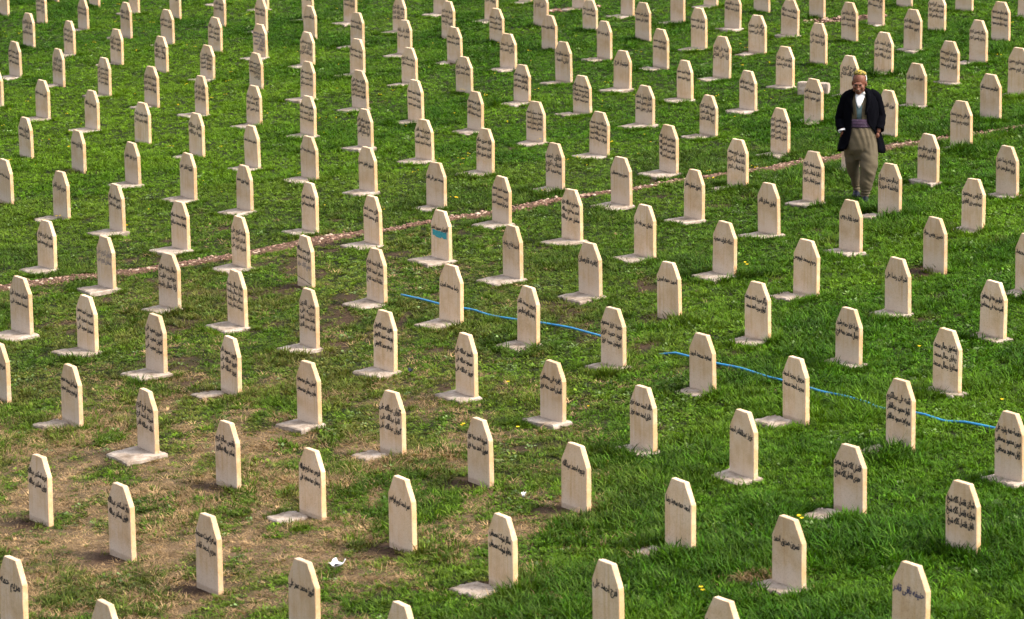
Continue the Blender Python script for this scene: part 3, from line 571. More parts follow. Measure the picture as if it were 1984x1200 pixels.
# ---------------------------------------------------------------- gravel path
def build_path():
    m, nt, b = new_mat('red_earth')
    geo = N(nt, 'ShaderNodeNewGeometry')
    f = noise_tex(nt, 22.0, 6, 0.7, vec=geo.outputs['Position'])
    c = ramp(nt, f, [(0.3, (0.040, 0.022, 0.014)), (0.5, (0.082, 0.048, 0.031)), (0.7, (0.15, 0.097, 0.066))])
    nt.links.new(c, b.inputs['Base Color']); b.inputs['Roughness'].default_value = 0.95
    b.inputs['Specular IOR Level'].default_value = 0.1
    add_bump(nt, b, f, 0.9, 0.03)
    # resample the centre line
    seg = np.concatenate([[0], np.cumsum(np.hypot(*np.diff(PA, axis=0).T))])
    s = np.arange(0, seg[-1], 0.14)
    cx = np.interp(s, seg, PA[:, 0]); cy = np.interp(s, seg, PA[:, 1])
    tx, ty = np.gradient(cx), np.gradient(cy)
    l = np.hypot(tx, ty); tx /= l; ty /= l
    hw = path_half(cx)
    rows = []
    L = np.random.default_rng(3)
    for q in np.linspace(-1, 1, 7):
        e = q * hw * (1.15 + 0.5 * (vnoise(s, s * 0 + np.sign(q) * 3, 0.45, 12) - .5) * 2)
        X = cx - ty * e; Y = cy + tx * e
        Z = SLOPE * X + (fbm(X, Y, 1.6, 91, 3) - .5) * .035 + 0.010 + 0.010 * (1 - q * q) + 0.02 * (fbm(X, Y, 0.22, 41) - .5) - (0.04 if abs(q) > .99 else 0)
        rows.append(np.stack([X, Y, Z], -1))
    n = len(s)
    v = np.concatenate(rows)
    f = []
    for r in range(6):
        for i in range(n - 1):
            f.append((r * n + i, r * n + i + 1, (r + 1) * n + i + 1, (r + 1) * n + i))
    f = [t[::-1] for t in f]
    me = bpy.data.meshes.new('path'); me.from_pydata(v.tolist(), [], f)
    for p in me.polygons: p.use_smooth = True
    o = link('path', me, m); o['kind'] = 'structure'
    # loose stones on the path and in the two rubble patches
    pm, nt, b = new_mat('pebble_stone')
    at = N(nt, 'ShaderNodeAttribute', attribute_name='tone')
    c = ramp(nt, at.outputs['Fac'], [(0.0, (0.09, 0.042, 0.028)), (0.45, (0.20, 0.11, 0.075)), (0.75, (0.36, 0.25, 0.18)), (1.0, (0.40, 0.31, 0.24))])
    nt.links.new(c, b.inputs['Base Color']); b.inputs['Roughness'].default_value = 0.9
    pts = []
    for i in range(6500):
        t = L.random() * seg[-1]
        x = np.interp(t, seg, PA[:, 0]); y = np.interp(t, seg, PA[:, 1])
        if not -12 < x < 11: continue
        k = int(min(t / 0.14, n - 1))
        e = float(np.clip(L.normal(0, .48), -1.2, 1.2)) * hw[k]
        sz = 0.006 + 0.018 * L.random() ** 3 + (0.010 if L.random() < .03 else 0)
        pts.append((x - ty[k] * e, y + tx[k] * e, sz, L.random() ** 2.2))
    for cxx, cyy, rx, ry in ((1.3, 69.0, .55, .35), (6.3, 64.15, .8, .4)):
        for i in range(150):
            a = L.random() * 6.283; r = L.random() ** .5
            pts.append((cxx + rx * r * math.cos(a), cyy + ry * r * math.sin(a), 0.010 + .028 * L.random() ** 2, L.random() ** 1.8))
    bm = bmesh.new(); bmesh.ops.create_icosphere(bm, subdivisions=1, radius=1)
    iv = np.array([w.co[:] for w in bm.verts]); itf = np.array([[w.index for w in q.verts] for q in bm.faces]); bm.free()
    V = []; F = []; tone = []
    pq = np.array([(a_[0], a_[1]) for a_ in pts])
    PZ = (fbm(pq[:, 0], pq[:, 1], 1.6, 91, 3) - .5) * .035 + .018
    for i, (x, y, sz, tn) in enumerate(pts):
        sc = np.array([1 + .5 * L.random(), 1 + .5 * L.random(), .55 + .3 * L.random()]) * sz
        w = iv * (1 + .25 * (L.random(iv.shape[0])[:, None] - .5)) * sc
        a = L.random() * 6.283
        w = np.stack([w[:, 0] * math.cos(a) - w[:, 1] * math.sin(a), w[:, 0] * math.sin(a) + w[:, 1] * math.cos(a), w[:, 2]], -1)
        w += np.array([x, y, SLOPE * x + PZ[i]])
        F.append(itf + i * 12); V.append(w); tone += [tn] * 20
    me = bpy.data.meshes.new('gravel')
    me.from_pydata(np.concatenate(V).tolist(), [], np.concatenate(F).tolist())
    at = me.attributes.new('tone', 'FLOAT', 'FACE'); at.data.foreach_set('value', np.array(tone, dtype=np.float32))
    o = link('gravel', me, pm); o['kind'] = 'stuff'
    tag(o, 'loose pale and reddish gravel scattered along the narrow earth path', 'gravel')
build_path()

# ---------------------------------------------------------------- gravestones
THICK = 0.052
def headstone_mesh(w, h, seed):
    r = random.Random(seed)
    j = lambda a: r.uniform(-a, a)
    bot = -0.12
    prof = [(-w/2 + j(.003), bot), (w/2 + j(.003), bot), (w/2 + j(.003), h - .178 + j(.006)), (w * .24 + j(.006), h + j(.003)), (-w * .24 + j(.006), h + j(.003)), (-w/2 + j(.003), h - .178 + j(.006))]
    bm = bmesh.new()
    fr = [bm.verts.new((x, -THICK/2, z)) for x, z in prof]
    bk = [bm.verts.new((x, THICK/2, z)) for x, z in prof]
    bm.faces.new(fr)
    bm.faces.new(bk[::-1])
    n = len(prof)
    for i in range(n):
        bm.faces.new((fr[i], bk[i], bk[(i + 1) % n], fr[(i + 1) % n]))
    bmesh.ops.recalc_face_normals(bm, faces=bm.faces)
    # cut the long edges so that they can be worn unevenly
    bmesh.ops.subdivide_edges(bm, edges=[e for e in bm.edges if e.calc_length() > 0.15 and abs(e.verts[0].co.y - e.verts[1].co.y) < 1e-4], cuts=3, use_grid_fill=False)
    bmesh.ops.bevel(bm, geom=[e for e in bm.edges if len(e.link_faces) == 2 and e.calc_face_angle(0) > 0.5], offset=0.0045, segments=1, affect='EDGES')
    for v in bm.verts:
        v.co.x += j(.0016); v.co.z += j(.0016)
        if r.random() < .03: v.co.x *= .985
    me = bpy.data.meshes.new('headstone')
    bmesh.ops.triangulate(bm, faces=[f for f in bm.faces if len(f.verts) > 4])
    bm.to_mesh(me); bm.free()
    return me

def slab_mesh(half, yaw, seed, wx, wy):
    r = random.Random(seed)
    c, s = math.cos(yaw), math.sin(yaw)
    if half == 'half': x0, x1, y0, y1, top = -.27 + r.uniform(-.03, .03), .02 + r.uniform(-.06, .10), -.34, -.06, .020
    else:
        E = .30 - .13 * min(1, max(0, (wx - 3.0) / 2.5)) - .11 * min(1, max(0, (37.5 - wy) / 3.0)) * min(1, max(0, (wx + 3) / 2))
        E += r.uniform(-.04, .01)
        x0, x1, y0, y1, top = -.265, (.268 if wx < -3 else .232), -(max(E, .13) - .04) / .84 - .03, .06, .034 + r.uniform(-.008, .008)
    pts = []
    def side(ax, ay, bx, by, n, amp):
        for i in range(n):
            t = i / n
            pts.append((ax + (bx - ax) * t + r.uniform(-amp, amp), ay + (by - ay) * t + r.uniform(-amp, amp)))
    a = .012 if half != 'half' else .022
    k = lambda: r.uniform(-.025, .025)
    A, B, C, D = (x0 + k(), y0 + k()), (x1 + k(), y0 + k()), (x1 + k(), y1 + k()), (x0 + k(), y1 + k())
    side(*A, *B, 7, a); side(*B, *C, 6, a); side(*C, *D, 7, a); side(*D, *A, 6, a)
    gzl = lambda x, y: SLOPE * (c * x - s * y)
    tx, ty = r.uniform(-.03, .03), r.uniform(-.03, .03)
    bm = bmesh.new()
    cx = (x0 + x1) / 2; cy = (y0 + y1) / 2
    rim = [bm.verts.new((x, y, gzl(x, y) + top - .012 + tx * x + ty * y + r.uniform(-.005, .005))) for x, y in pts]
    inn = [bm.verts.new((cx + (x - cx) * .93, cy + (y - cy) * .92, gzl(x, y) + top + tx * x + ty * y + r.uniform(-.003, .003))) for x, y in pts]
    low = [bm.verts.new((x, y, gzl(x, y) - .06)) for x, y in pts]
    n = len(pts)
    for i in range(n):
        q = (i + 1) % n
        bm.faces.new((low[i], low[q], rim[q], rim[i])); bm.faces.new((rim[i], rim[q], inn[q], inn[i]))
    mid = [bm.verts.new((cx + (x - cx) * .5, cy + (y - cy) * .5, gzl(cx + (x - cx) * .5, cy + (y - cy) * .5) + top + tx * x * .5 + ty * y * .5 + r.uniform(-.004, .004))) for x, y in pts]
    for i in range(n):
        q = (i + 1) % n
        bm.faces.new((inn[i], inn[q], mid[q], mid[i]))
    bm.faces.new(mid)
    bmesh.ops.recalc_face_normals(bm, faces=bm.faces)
    me = bpy.data.meshes.new('base_slab'); bm.to_mesh(me); bm.free()
    return me

FOOT = []      # footprints kept free of grass: (x, y, yaw, kind)
def build_stones():
    for idx, k in enumerate(P):
        x, y, w, h = P[k]
        r = random.Random(1000 + idx)
        yaw = YAW[k]
        e = empty('gravestone', (x, y, gz(x, y)), yaw)
        tag(e, stone_label(k), 'gravestone', 'gravestones in rows across the grass')
        lean = (r.uniform(-.016, .016), r.uniform(-.012, .012))
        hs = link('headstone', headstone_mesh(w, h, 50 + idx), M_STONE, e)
        hs.rotation_euler = (lean[0], lean[1], 0)
        kind = 'none' if k in NO_SLAB else ('half' if k in HALF_SLAB else 'full')
        if kind != 'none':
            link('base_slab', slab_mesh(kind, yaw, 900 + idx, x, y), M_SLAB, e)
        E = .30 - .13 * min(1, max(0, (x - 3.0) / 2.5)) - .11 * min(1, max(0, (37.5 - y) / 3.0)) * min(1, max(0, (x + 3) / 2))
        FOOT.append((x, y, yaw, kind, -(max(E, .13) - .04) / .84 - .045, .295 if x < -3 else .245))
        lines = [t for t in T[k].split('|') if t]
        n = len(lines)
        start = {1: .30, 2: .28, 3: .265, 4: .255, 5: .25}.get(n, .3) + r.uniform(-.012, .02)
        if n == 1: start += r.uniform(0, .05)
        step = {2: .150, 3: .148, 4: .122, 5: .108}.get(n, .12)
        slant = math.tan(math.radians(r.uniform(1.0, 5.0)))
        shear = r.uniform(-.05, .25)
        for i, line in enumerate(lines):
            co, faces = LETTERS[line]
            lo = co.min(0); hi = co.max(0)
            wid = hi[0] - lo[0]
            maxw = w * r.uniform(.84, .95)
            sc = min(maxw / wid, 0.095)
            sx = sc
            if sc * wid < w * .6: sx = min(w * .62 / wid, sc * 1.25)
            sy = (min(max(sc * 1.3, .080), .100) if n < 4 else min(max(sc * 1.2, .070), .085)) * r.uniform(.95, 1.08)
            cx = (co[:, 0] - lo[0] - wid / 2) * sx
            cz = (co[:, 1] - 0.28) * sy
            cx = cx + shear * cz
            right = (w * .45 - wid * sx / 2) * r.uniform(.1, .8)
            if wid * sx > w * .8: right = 0
            X = cx + right
            Z = cz - X * slant + h * (1 - start - i * step) + .004 * np.sin(X * 40 + idx)
            # two passes of a broad brush
            v = np.concatenate([np.stack([X + dx, np.full_like(X, -THICK/2 - dy), Z], -1) for dx, dy in ((-.0029, .0016), (0, .0020), (.0029, .0024))])
            faces = [tuple(q + len(X) * c_ for q in f_) for c_ in range(3) for f_ in faces]
            me = bpy.data.meshes.new('inscription_line')
            me.from_pydata(v.tolist(), [], faces)
            mat = M_INK
            if k == 'g1' or (k == 'g6' and i == 2): mat = M_INK_FADED
            if k in ('i13', 'b5'): mat = M_INK_BLUE
            t = link('inscription_line', me, mat, hs)
        if k == 'c27':
            bm = bmesh.new()
            xs = np.linspace(-w * .40, w * .40, 15)
            up = [bm.verts.new((q, -THICK/2 - .0016, h * .60 + r.uniform(-.006, .008) - q * .02)) for q in xs]
            dn = [bm.verts.new((q, -THICK/2 - .0016, h * .475 + r.uniform(-.014, .012) - q * .02)) for q in xs]
            for i in range(14): bm.faces.new((dn[i], dn[i + 1], up[i + 1], up[i]))
            from_bm('paint_patch', bm, M_TEAL, hs)
        if k == 'g6':      # the crack across the foot of the broken stone
            bm = bmesh.new()
            xs = np.linspace(-w * .5, w * .5, 12)
            zz = [.11 - .07 * i / 11 + r.uniform(-.006, .006) for i in range(12)]
            up = [bm.verts.new((q, -THICK/2 - .0014, z + .005 + r.uniform(0, .004))) for q, z in zip(xs, zz)]
            dn = [bm.verts.new((q, -THICK/2 - .0014, z - .003)) for q, z in zip(xs, zz)]
            for i in range(11): bm.faces.new((dn[i], dn[i + 1], up[i + 1], up[i]))
            from_bm('crack', bm, simple_mat('crack_dark', (.09, .06, .045), .95), hs)
build_stones()
# ---------------------------------------------------------------- grass
def blade(V, F, rg, px, py, ang, length, width, bend, lean0):
    """one bent three-cornered blade"""
    d = np.array([math.cos(ang), math.sin(ang)])
    s = np.array([-d[1], d[0]])
    base = len(V)
    pts = [(0, 0, 1.0), (.55, .55, .85), (1.0, 1.0, 0)]
    for t, q, wd in pts:
        out = lean0 * t * length + bend * length * t * t
        z = length * t * (1 - .35 * bend * t)
        c = np.array([px, py]) + d * out
        if wd > 0:
            V.append((c[0] - s[0] * width * wd / 2, c[1] - s[1] * width * wd / 2, z))
            V.append((c[0] + s[0] * width * wd / 2, c[1] + s[1] * width * wd / 2, z))
        else:
            V.append((c[0], c[1], z))
    F.append((base, base + 1, base + 3, base + 2)); F.append((base + 2, base + 3, base + 4))

def tuft_mesh(name, seed, n, rad, lmin, lmax, wid, bend, mat, leaf=False):
    r = random.Random(seed); V = []; F = []
    for i in range(n):
        a = r.uniform(0, 6.283); q = rad * math.sqrt(r.random())
        px, py = q * math.cos(a), q * math.sin(a)
        if leaf:
            L = r.uniform(lmin, lmax); h0 = r.uniform(.008, .03); b = len(V)
            d = r.uniform(0, 6.283); cx, cy = math.cos(d), math.sin(d); W = L * .42
            z1 = h0 + L * r.uniform(.0, .5); z2 = h0 + L * r.uniform(-.1, .6)
            V += [(px, py, h0), (px + cx * L * .5 - cy * W, py + cy * L * .5 + cx * W, z1), (px + cx * L, py + cy * L, z2), (px + cx * L * .5 + cy * W, py + cy * L * .5 - cx * W, z1)]
            F.append((b, b + 1, b + 2, b + 3))
        else:
            blade(V, F, r, px, py, a + r.uniform(-1.2, 1.2), r.uniform(lmin, lmax), wid * r.uniform(.7, 1.3), bend * r.uniform(.3, 1.3), r.uniform(0, .5))
    me = bpy.data.meshes.new(name); me.from_pydata(V, [], F)
    me.materials.append(mat)
    return me

def grass_mat():
    m = bpy.data.materials.new('grass_blade'); m.use_nodes = True
    nt = m.node_tree; nt.nodes.clear()
    at = N(nt, 'ShaderNodeAttribute', attribute_type='INSTANCER', attribute_name='gcol')
    geo = N(nt, 'ShaderNodeNewGeometry')
    f = noise_tex(nt, 160.0, 2, 0.5, vec=geo.outputs['Position'])
    v = ramp(nt, f, [(0.3, (0.72, 0.72, 0.72)), (0.7, (1.3, 1.3, 1.25))])
    c = mixc(nt, 1.0, at.outputs['Color'], v, 'MULTIPLY')
    d = N(nt, 'ShaderNodeBsdfPrincipled'); nt.links.new(c, d.inputs['Base Color'])
    d.inputs['Roughness'].default_value = 0.6; d.inputs['Specular IOR Level'].default_value = 0.12
    t = N(nt, 'ShaderNodeBsdfTranslucent')
    c2 = mixc(nt, 1.0, c, (1.25, 1.15, 0.5), 'MULTIPLY'); nt.links.new(c2, t.inputs['Color'])
    mx = N(nt, 'ShaderNodeMixShader'); mx.inputs[0].default_value = 0.28
    nt.links.new(d.outputs[0], mx.inputs[1]); nt.links.new(t.outputs[0], mx.inputs[2])
    o = N(nt, 'ShaderNodeOutputMaterial'); nt.links.new(mx.outputs[0], o.inputs[0])
    return m

LUSH = [(-3.9, 34.75, .55, .35), (-2.6, 35.6, .6, .45), (0.25, 27.7, .75, .55), (.75, 29.5, .55, .45), (-.75, 32.5, .45, .4), (4.1, 44.7, .35, .35), (.25, 36.95, .4, .4), (-3.6, 36.2, .5, .4), (3.4, 31.2, .5, .5), (1.95, 27.6, .6, .5), (3.0, 28.2, 1.0, .9), (4.1, 28.3, .8, 1.0), (2.7, 26.0, 1.2, .8), (.6, 26.6, .8, .7), (1.8, 37.8, .5, .5), (-2.4, 33.4, .35, .3), (6.6, 48.0, .6, .5), (2.9, 40.3, .4, .35), (-4.1, 40.4, .3, .3), (.6, 41.9, .5, .5), (-1.2, 40.0, .35, .3), (-4.9, 38.3, .5, .35)]

def build_grass():
    gm = grass_mat()
    lib = bpy.data.collections.new('tuft_library')      # not linked to the scene
    specs = [
        ('blades_a', 1, 11, .036, .032, .062, .0085, .8, False),
        ('blades_b', 2, 12, .042, .026, .055, .0080, 1.0, False),
        ('blades_c', 3, 10, .032, .036, .070, .0095, .6, False),
        ('blades_d', 4, 12, .038, .050, .098, .0095, .7, False),
        ('blades_e', 5, 11, .034, .055, .112, .0100, .9, False),
        ('leaves_f', 6, 11, .042, .018, .036, 0, 0, True),
        ('leaves_g', 7, 9, .038, .022, .048, 0, 0, True),
        ('straw_h', 8, 16, .06, .025, .075, .0060, 2.4, False),
    ]
    for s in specs:
        ob = bpy.data.objects.new(s[0], tuft_mesh(s[0], s[1], s[2], s[3], s[4], s[5], s[6], s[7], gm, s[8]))
        lib.objects.link(ob)
    # scatter with more tufts close to the camera
    pts = []
    for y0, y1, dens in ((23.5, 33, 560), (33, 43, 480), (43, 54, 380), (54, 66, 290), (66, 83, 240)):
        xa, xb = -(0.152 * y1 + 1.4), 0.150 * y1 + 1.2
        n = int((xb - xa) * (y1 - y0) * dens)
        q = rng.random((n, 2)); q[:, 0] = xa + q[:, 0] * (xb - xa); q[:, 1] = y0 + q[:, 1] * (y1 - y0)
        keep = (q[:, 0] > -(0.152 * q[:, 1] + 1.2)) & (q[:, 0] < 0.150 * q[:, 1] + 1.0)
        pts.append(q[keep])
    # fringe of taller grass around the stones and their slabs
    fr = []
    for (sx, sy, yaw, kind, fy0, fx1) in FOOT:
        c, s = math.cos(yaw), math.sin(yaw)
        n = 80 if kind == 'none' else 190
        for i in range(n):
            if kind == 'none': lx, ly = rng.uniform(-.30, .30), rng.choice([-1, 1]) * rng.uniform(.04, .12)
            else:
                if rng.random() < .5: lx, ly = rng.uniform(-.34, .34), (fy0 + .035 - abs(rng.normal(0, .05)) if rng.random() < .6 else .08 + abs(rng.normal(0, .05)))
                else: lx, ly = (-.28 - abs(rng.normal(0, .04)) if rng.random() < .4 else fx1 + abs(rng.normal(0, .04))), rng.uniform(-.40, .14)
            if vnoise(sx + lx, sy + ly, .22, 55) < .42: continue
            fr.append((sx + c * lx - s * ly, sy + s * lx + c * ly))
    nf = len(fr)
    q = np.concatenate(pts + [np.array(fr)])
    fringe = np.zeros(len(q), bool); fringe[-nf:] = True
    x, y = q[:, 0], q[:, 1]
    dry = dry_mask(x, y); dirt = dirt_mask(x, y)
    keep = np.ones(len(x), bool)
    # bare ground and path
    pd = path_dist(x, y); ph = path_half(x)
    keep &= pd > ph * (.78 + 1.9 * (fbm(x, y, .35, 61) - .5))
    rr = rng.random(len(x))
    keep &= rr > dirt * .96
    keep &= ~((dry > .3) & (rng.random(len(x)) < dry * .12))
    # slabs and stones
    for (sx, sy, yaw, kind, fy0, fx1) in FOOT:
        near = (np.abs(x - sx) < .8) & (np.abs(y - sy) < .8)
        i = np.nonzero(near)[0]
        c, s = math.cos(-yaw), math.sin(-yaw)
        lx = c * (x[i] - sx) - s * (y[i] - sy); ly = s * (x[i] - sx) + c * (y[i] - sy)
        bad = (np.abs(lx) < .235) & (np.abs(ly) < .04)
        if kind == 'full': bad |= (lx > -.265) & (lx < fx1 - .01) & (ly > fy0 + .03) & (ly < .06)
        if kind == 'half': bad |= (lx > -.28) & (lx < .06) & (ly > -.38) & (ly < -.03)
        keep[i[bad]] = False
    x, y, dry, dirt, fringe = x[keep], y[keep], dry[keep], dirt[keep], fringe[keep]
    n = len(x)
    # height: lush drifts and low swards
    drift = fbm(x, y * .7, 1.1, 71, 3); fine = fbm(x, y, .28, 72, 2)
    lush = sstep(.50, .66, drift)
    for cx, cy, rx, ry in LUSH:
        lush = np.maximum(lush, 1.25 * (1 - sstep(.4, 1.1, np.sqrt(((x - cx) / rx) ** 2 + ((y - cy) / ry) ** 2) + .35 * (fine - .5))))
    right = sstep(-2, 4, x + (34 - y) * .25)         # the right and near side is thicker
    sward = .62 + .28 * right + .62 * lush * (.6 + .4 * right) + .5 * (fine - .5)
    sward *= np.interp(y, [24, 40, 60, 80], [.95, .95, 1.0, 1.05])
    sward *= 1 - .45 * dry * (lush < .8)
    sc = sward * rng.uniform(.7, 1.3, n)
    sc[fringe] *= 1.25
    var = rng.choice([0, 1, 2], n)
    tall = rng.random(n) < (.08 + .5 * np.clip(lush, 0, 1)) * (.4 + .6 * right)
    var[tall] = rng.choice([3, 4], tall.sum())
    var[fringe & (rng.random(n) < .6)] = 3
    weedn = fbm(x, y, .8, 81, 2)
    weed = rng.random(n) < .06 + .42 * sstep(.48, .68, weedn)
    var[weed & ~fringe] = rng.choice([5, 6], (weed & ~fringe).sum())
    worn_ = np.exp(-((((x + 3.2) / 4.6) ** 2 + ((y - 37.5) / 8.5) ** 2)) ** 2) * sstep(.42, .66, fbm(x, y * .55, .45, 29, 3))
    isdry = rng.random(n) < np.clip(dry * 1.1 + .20 * worn_ * (lush < .8), 0, .88)
    var[isdry] = np.where(rng.random(isdry.sum()) < .7, 7, 1)
    # colour of each tuft: green, yellower and brighter on the far left, straw where it has died off
    hue = fbm(x, y, 2.2, 21, 3)
    yel = np.exp(-(((x + 6.2) / 3.2) ** 2 + ((y - 57) / 6.5) ** 2)) * 1.1
    yel = np.clip(yel + .12 + .55 * sstep(.40, .72, hue) - .25 * np.clip(lush, 0, 1) + rng.normal(0, .16, n), 0, 1)
    deep = np.array([.015, .056, .0014]); mid = np.array([.034, .104, .0026]); ylw = np.array([.085, .170, .006]); straw = np.array([.27, .185, .10])
    col = deep + (mid - deep) * np.clip(.5 + (1 - np.clip(lush, 0, 1)) * .5 + rng.normal(0, .25, n), 0, 1.3)[:, None]
    col = col + (ylw - col) * yel[:, None]
    olive = np.exp(-((((x + 3.2) / 4.6) ** 2 + ((y - 35.5) / 9.5) ** 2)) ** 2)
    faded = np.clip(rng.normal(.03, .07, n) + .35 * dirt + .16 * (1 - right) * (y < 50) + .70 * olive * rng.random(n) * sstep(.30, .62, fbm(x, y * .6, .5, 23, 3)), 0, .75)
    col = col + (np.array([.13, .110, .036]) - col) * faded[:, None]
    col[isdry] = straw * rng.uniform(.6, 1.3, (isdry.sum(), 1))
    # a few silvery leaves catch the eye
    sil = (var >= 5) & (var < 7) & (rng.random(n) < .10)
    col[sil] = np.array([.13, .19, .075])
    col *= (rng.uniform(.45, 1.35, (n, 1)) + .7 * (rng.random((n, 1)) < .10))
    z = SLOPE * x + (fbm(x, y, 1.6, 91, 3) - .5) * 0.035 - .012
    me = bpy.data.meshes.new('grass')
    me.vertices.add(n)
    me.vertices.foreach_set('co', np.stack([x, y, z], -1).astype(np.float32).ravel())
    def att(name, typ, data, key):
        a = me.attributes.new(name, typ, 'POINT'); a.data.foreach_set(key, data.ravel())
    att('gcol', 'FLOAT_VECTOR', np.clip(col, 0, 1).astype(np.float32), 'vector')
    rot = np.stack([rng.normal(0, .16, n), rng.normal(0, .16, n), rng.random(n) * 6.283], -1)
    att('grot', 'FLOAT_VECTOR', rot.astype(np.float32), 'vector')
    hz = np.stack([.55 + .5 * sc, .55 + .5 * sc, sc], -1)
    att('gscl', 'FLOAT_VECTOR', hz.astype(np.float32), 'vector')
    att('gvar', 'INT', var.astype(np.int32), 'value')
    me.materials.append(gm)
    o = link('grass', me)
    ng = bpy.data.node_groups.new('grass_scatter', 'GeometryNodeTree')
    ng.interface.new_socket('Geometry', in_out='INPUT', socket_type='NodeSocketGeometry')
    ng.interface.new_socket('Geometry', in_out='OUTPUT', socket_type='NodeSocketGeometry')
    gi = ng.nodes.new('NodeGroupInput'); go = ng.nodes.new('NodeGroupOutput')
    ci = ng.nodes.new('GeometryNodeCollectionInfo'); ci.inputs[0].default_value = lib
    ci.inputs['Separate Children'].default_value = True; ci.inputs['Reset Children'].default_value = True
    ip = ng.nodes.new('GeometryNodeInstanceOnPoints')
    ip.inputs['Pick Instance'].default_value = True
    def named(nm, typ):
        a = ng.nodes.new('GeometryNodeInputNamedAttribute'); a.data_type = typ; a.inputs['Name'].default_value = nm
        return a.outputs['Attribute']
    ng.links.new(gi.outputs[0], ip.inputs['Points'])
    ng.links.new(ci.outputs[0], ip.inputs['Instance'])
    ng.links.new(named('gvar', 'INT'), ip.inputs['Instance Index'])
    er = ng.nodes.new('FunctionNodeEulerToRotation')
    ng.links.new(named('grot', 'FLOAT_VECTOR'), er.inputs[0])
    ng.links.new(er.outputs[0], ip.inputs['Rotation'])
    ng.links.new(named('gscl', 'FLOAT_VECTOR'), ip.inputs['Scale'])
    ng.links.new(ip.outputs[0], go.inputs[0])
    md = o.modifiers.new('scatter', 'NODES'); md.node_group = ng
    o['kind'] = 'stuff'
    tag(o, 'short green grass with dry straw patches covering the whole field', 'grass')
    print('TUFTS', n)
build_grass()

# ---------------------------------------------------------------- blue hose
HOSE = [(-1.33,40.52),(-1.18,40.28),(-0.85,39.71),(-0.57,39.36),(-0.45,39.26),(-0.28,38.93),(-0.13,38.75),(0.05,38.54),(0.34,38.23),(0.64,37.87),(0.99,37.26),(1.26,36.82),(1.47,36.50),(1.69,36.22),(1.89,35.89),(2.17,35.43),(2.38,35.18),(2.52,34.91),(2.66,34.62),(2.76,34.49),(3.04,33.98),(3.15,33.74),(3.27,33.61),(3.45,33.32),(3.60,33.05),(3.67,32.96),(3.93,32.63),(4.14,32.35),(4.23,32.25),(4.58,31.78),(4.71,31.58)]
def tube(bm, pts, rads, seg=10, cap=True):
    rings = []
    for i, p in enumerate(pts):
        p = Vector(p)
        t = (Vector(pts[min(i + 1, len(pts) - 1)]) - Vector(pts[max(i - 1, 0)])).normalized()
        u = t.cross(Vector((0, 0, 1)))
        if u.length < .1: u = t.cross(Vector((0, 1, 0)))
        u.normalize(); w = u.cross(t)
        rings.append([bm.verts.new(p + (u * math.cos(a) + w * math.sin(a)) * rads[i]) for a in [6.28318 * j / seg for j in range(seg)]])
    for a, b in zip(rings[:-1], rings[1:]):
        for j in range(seg):
            bm.faces.new((a[j], a[(j + 1) % seg], b[(j + 1) % seg], b[j]))
    if cap:
        bm.faces.new(rings[0]); bm.faces.new(rings[-1][::-1])
    return rings

def build_hose():
    m, nt, b = new_mat('blue_plastic')
    geo = N(nt, 'ShaderNodeNewGeometry')
    f = noise_tex(nt, 9.0, 4, 0.6, vec=geo.outputs['Position'])
    c = ramp(nt, f, [(0.3, (0.008, 0.13, 0.34)), (0.55, (0.012, 0.21, 0.46)), (0.8, (0.04, 0.31, 0.50))])
    nt.links.new(c, b.inputs['Base Color']); b.inputs['Roughness'].default_value = 0.38
    hp = np.array(HOSE)
    s = np.concatenate([[0], np.cumsum(np.hypot(*np.diff(hp, axis=0).T))])
    t = np.arange(0, s[-1], .06)
    x = np.interp(t, s, hp[:, 0]); y = np.interp(t, s, hp[:, 1])
    ker = np.ones(5) / 5
    x[2:-2] = np.convolve(x, ker, 'valid'); y[2:-2] = np.convolve(y, ker, 'valid')
    lift = .040 + .016 * (vnoise(t, t * 0, .7, 5) - .3)
    gap = (x > 1.14) & (x < 1.66)
    gap2 = (np.abs(x - 4.18) < .07) | (np.abs(x - 3.64) < .05)
    lift = np.where(gap, -.012, lift); lift = np.where(gap2, .012, lift)
    lift[2:-2] = np.convolve(lift, ker, 'valid')
    bm = bmesh.new()
    tube(bm, [(a, b_, SLOPE * a + l) for a, b_, l in zip(x, y, lift)], [.012] * len(x), 10)
    bmesh.ops.recalc_face_normals(bm, faces=bm.faces)
    o = from_bm('garden_hose', bm, m, smooth=True)
    tag(o, 'bright blue water hose lying across the grass between the gravestones', 'hose')
build_hose()

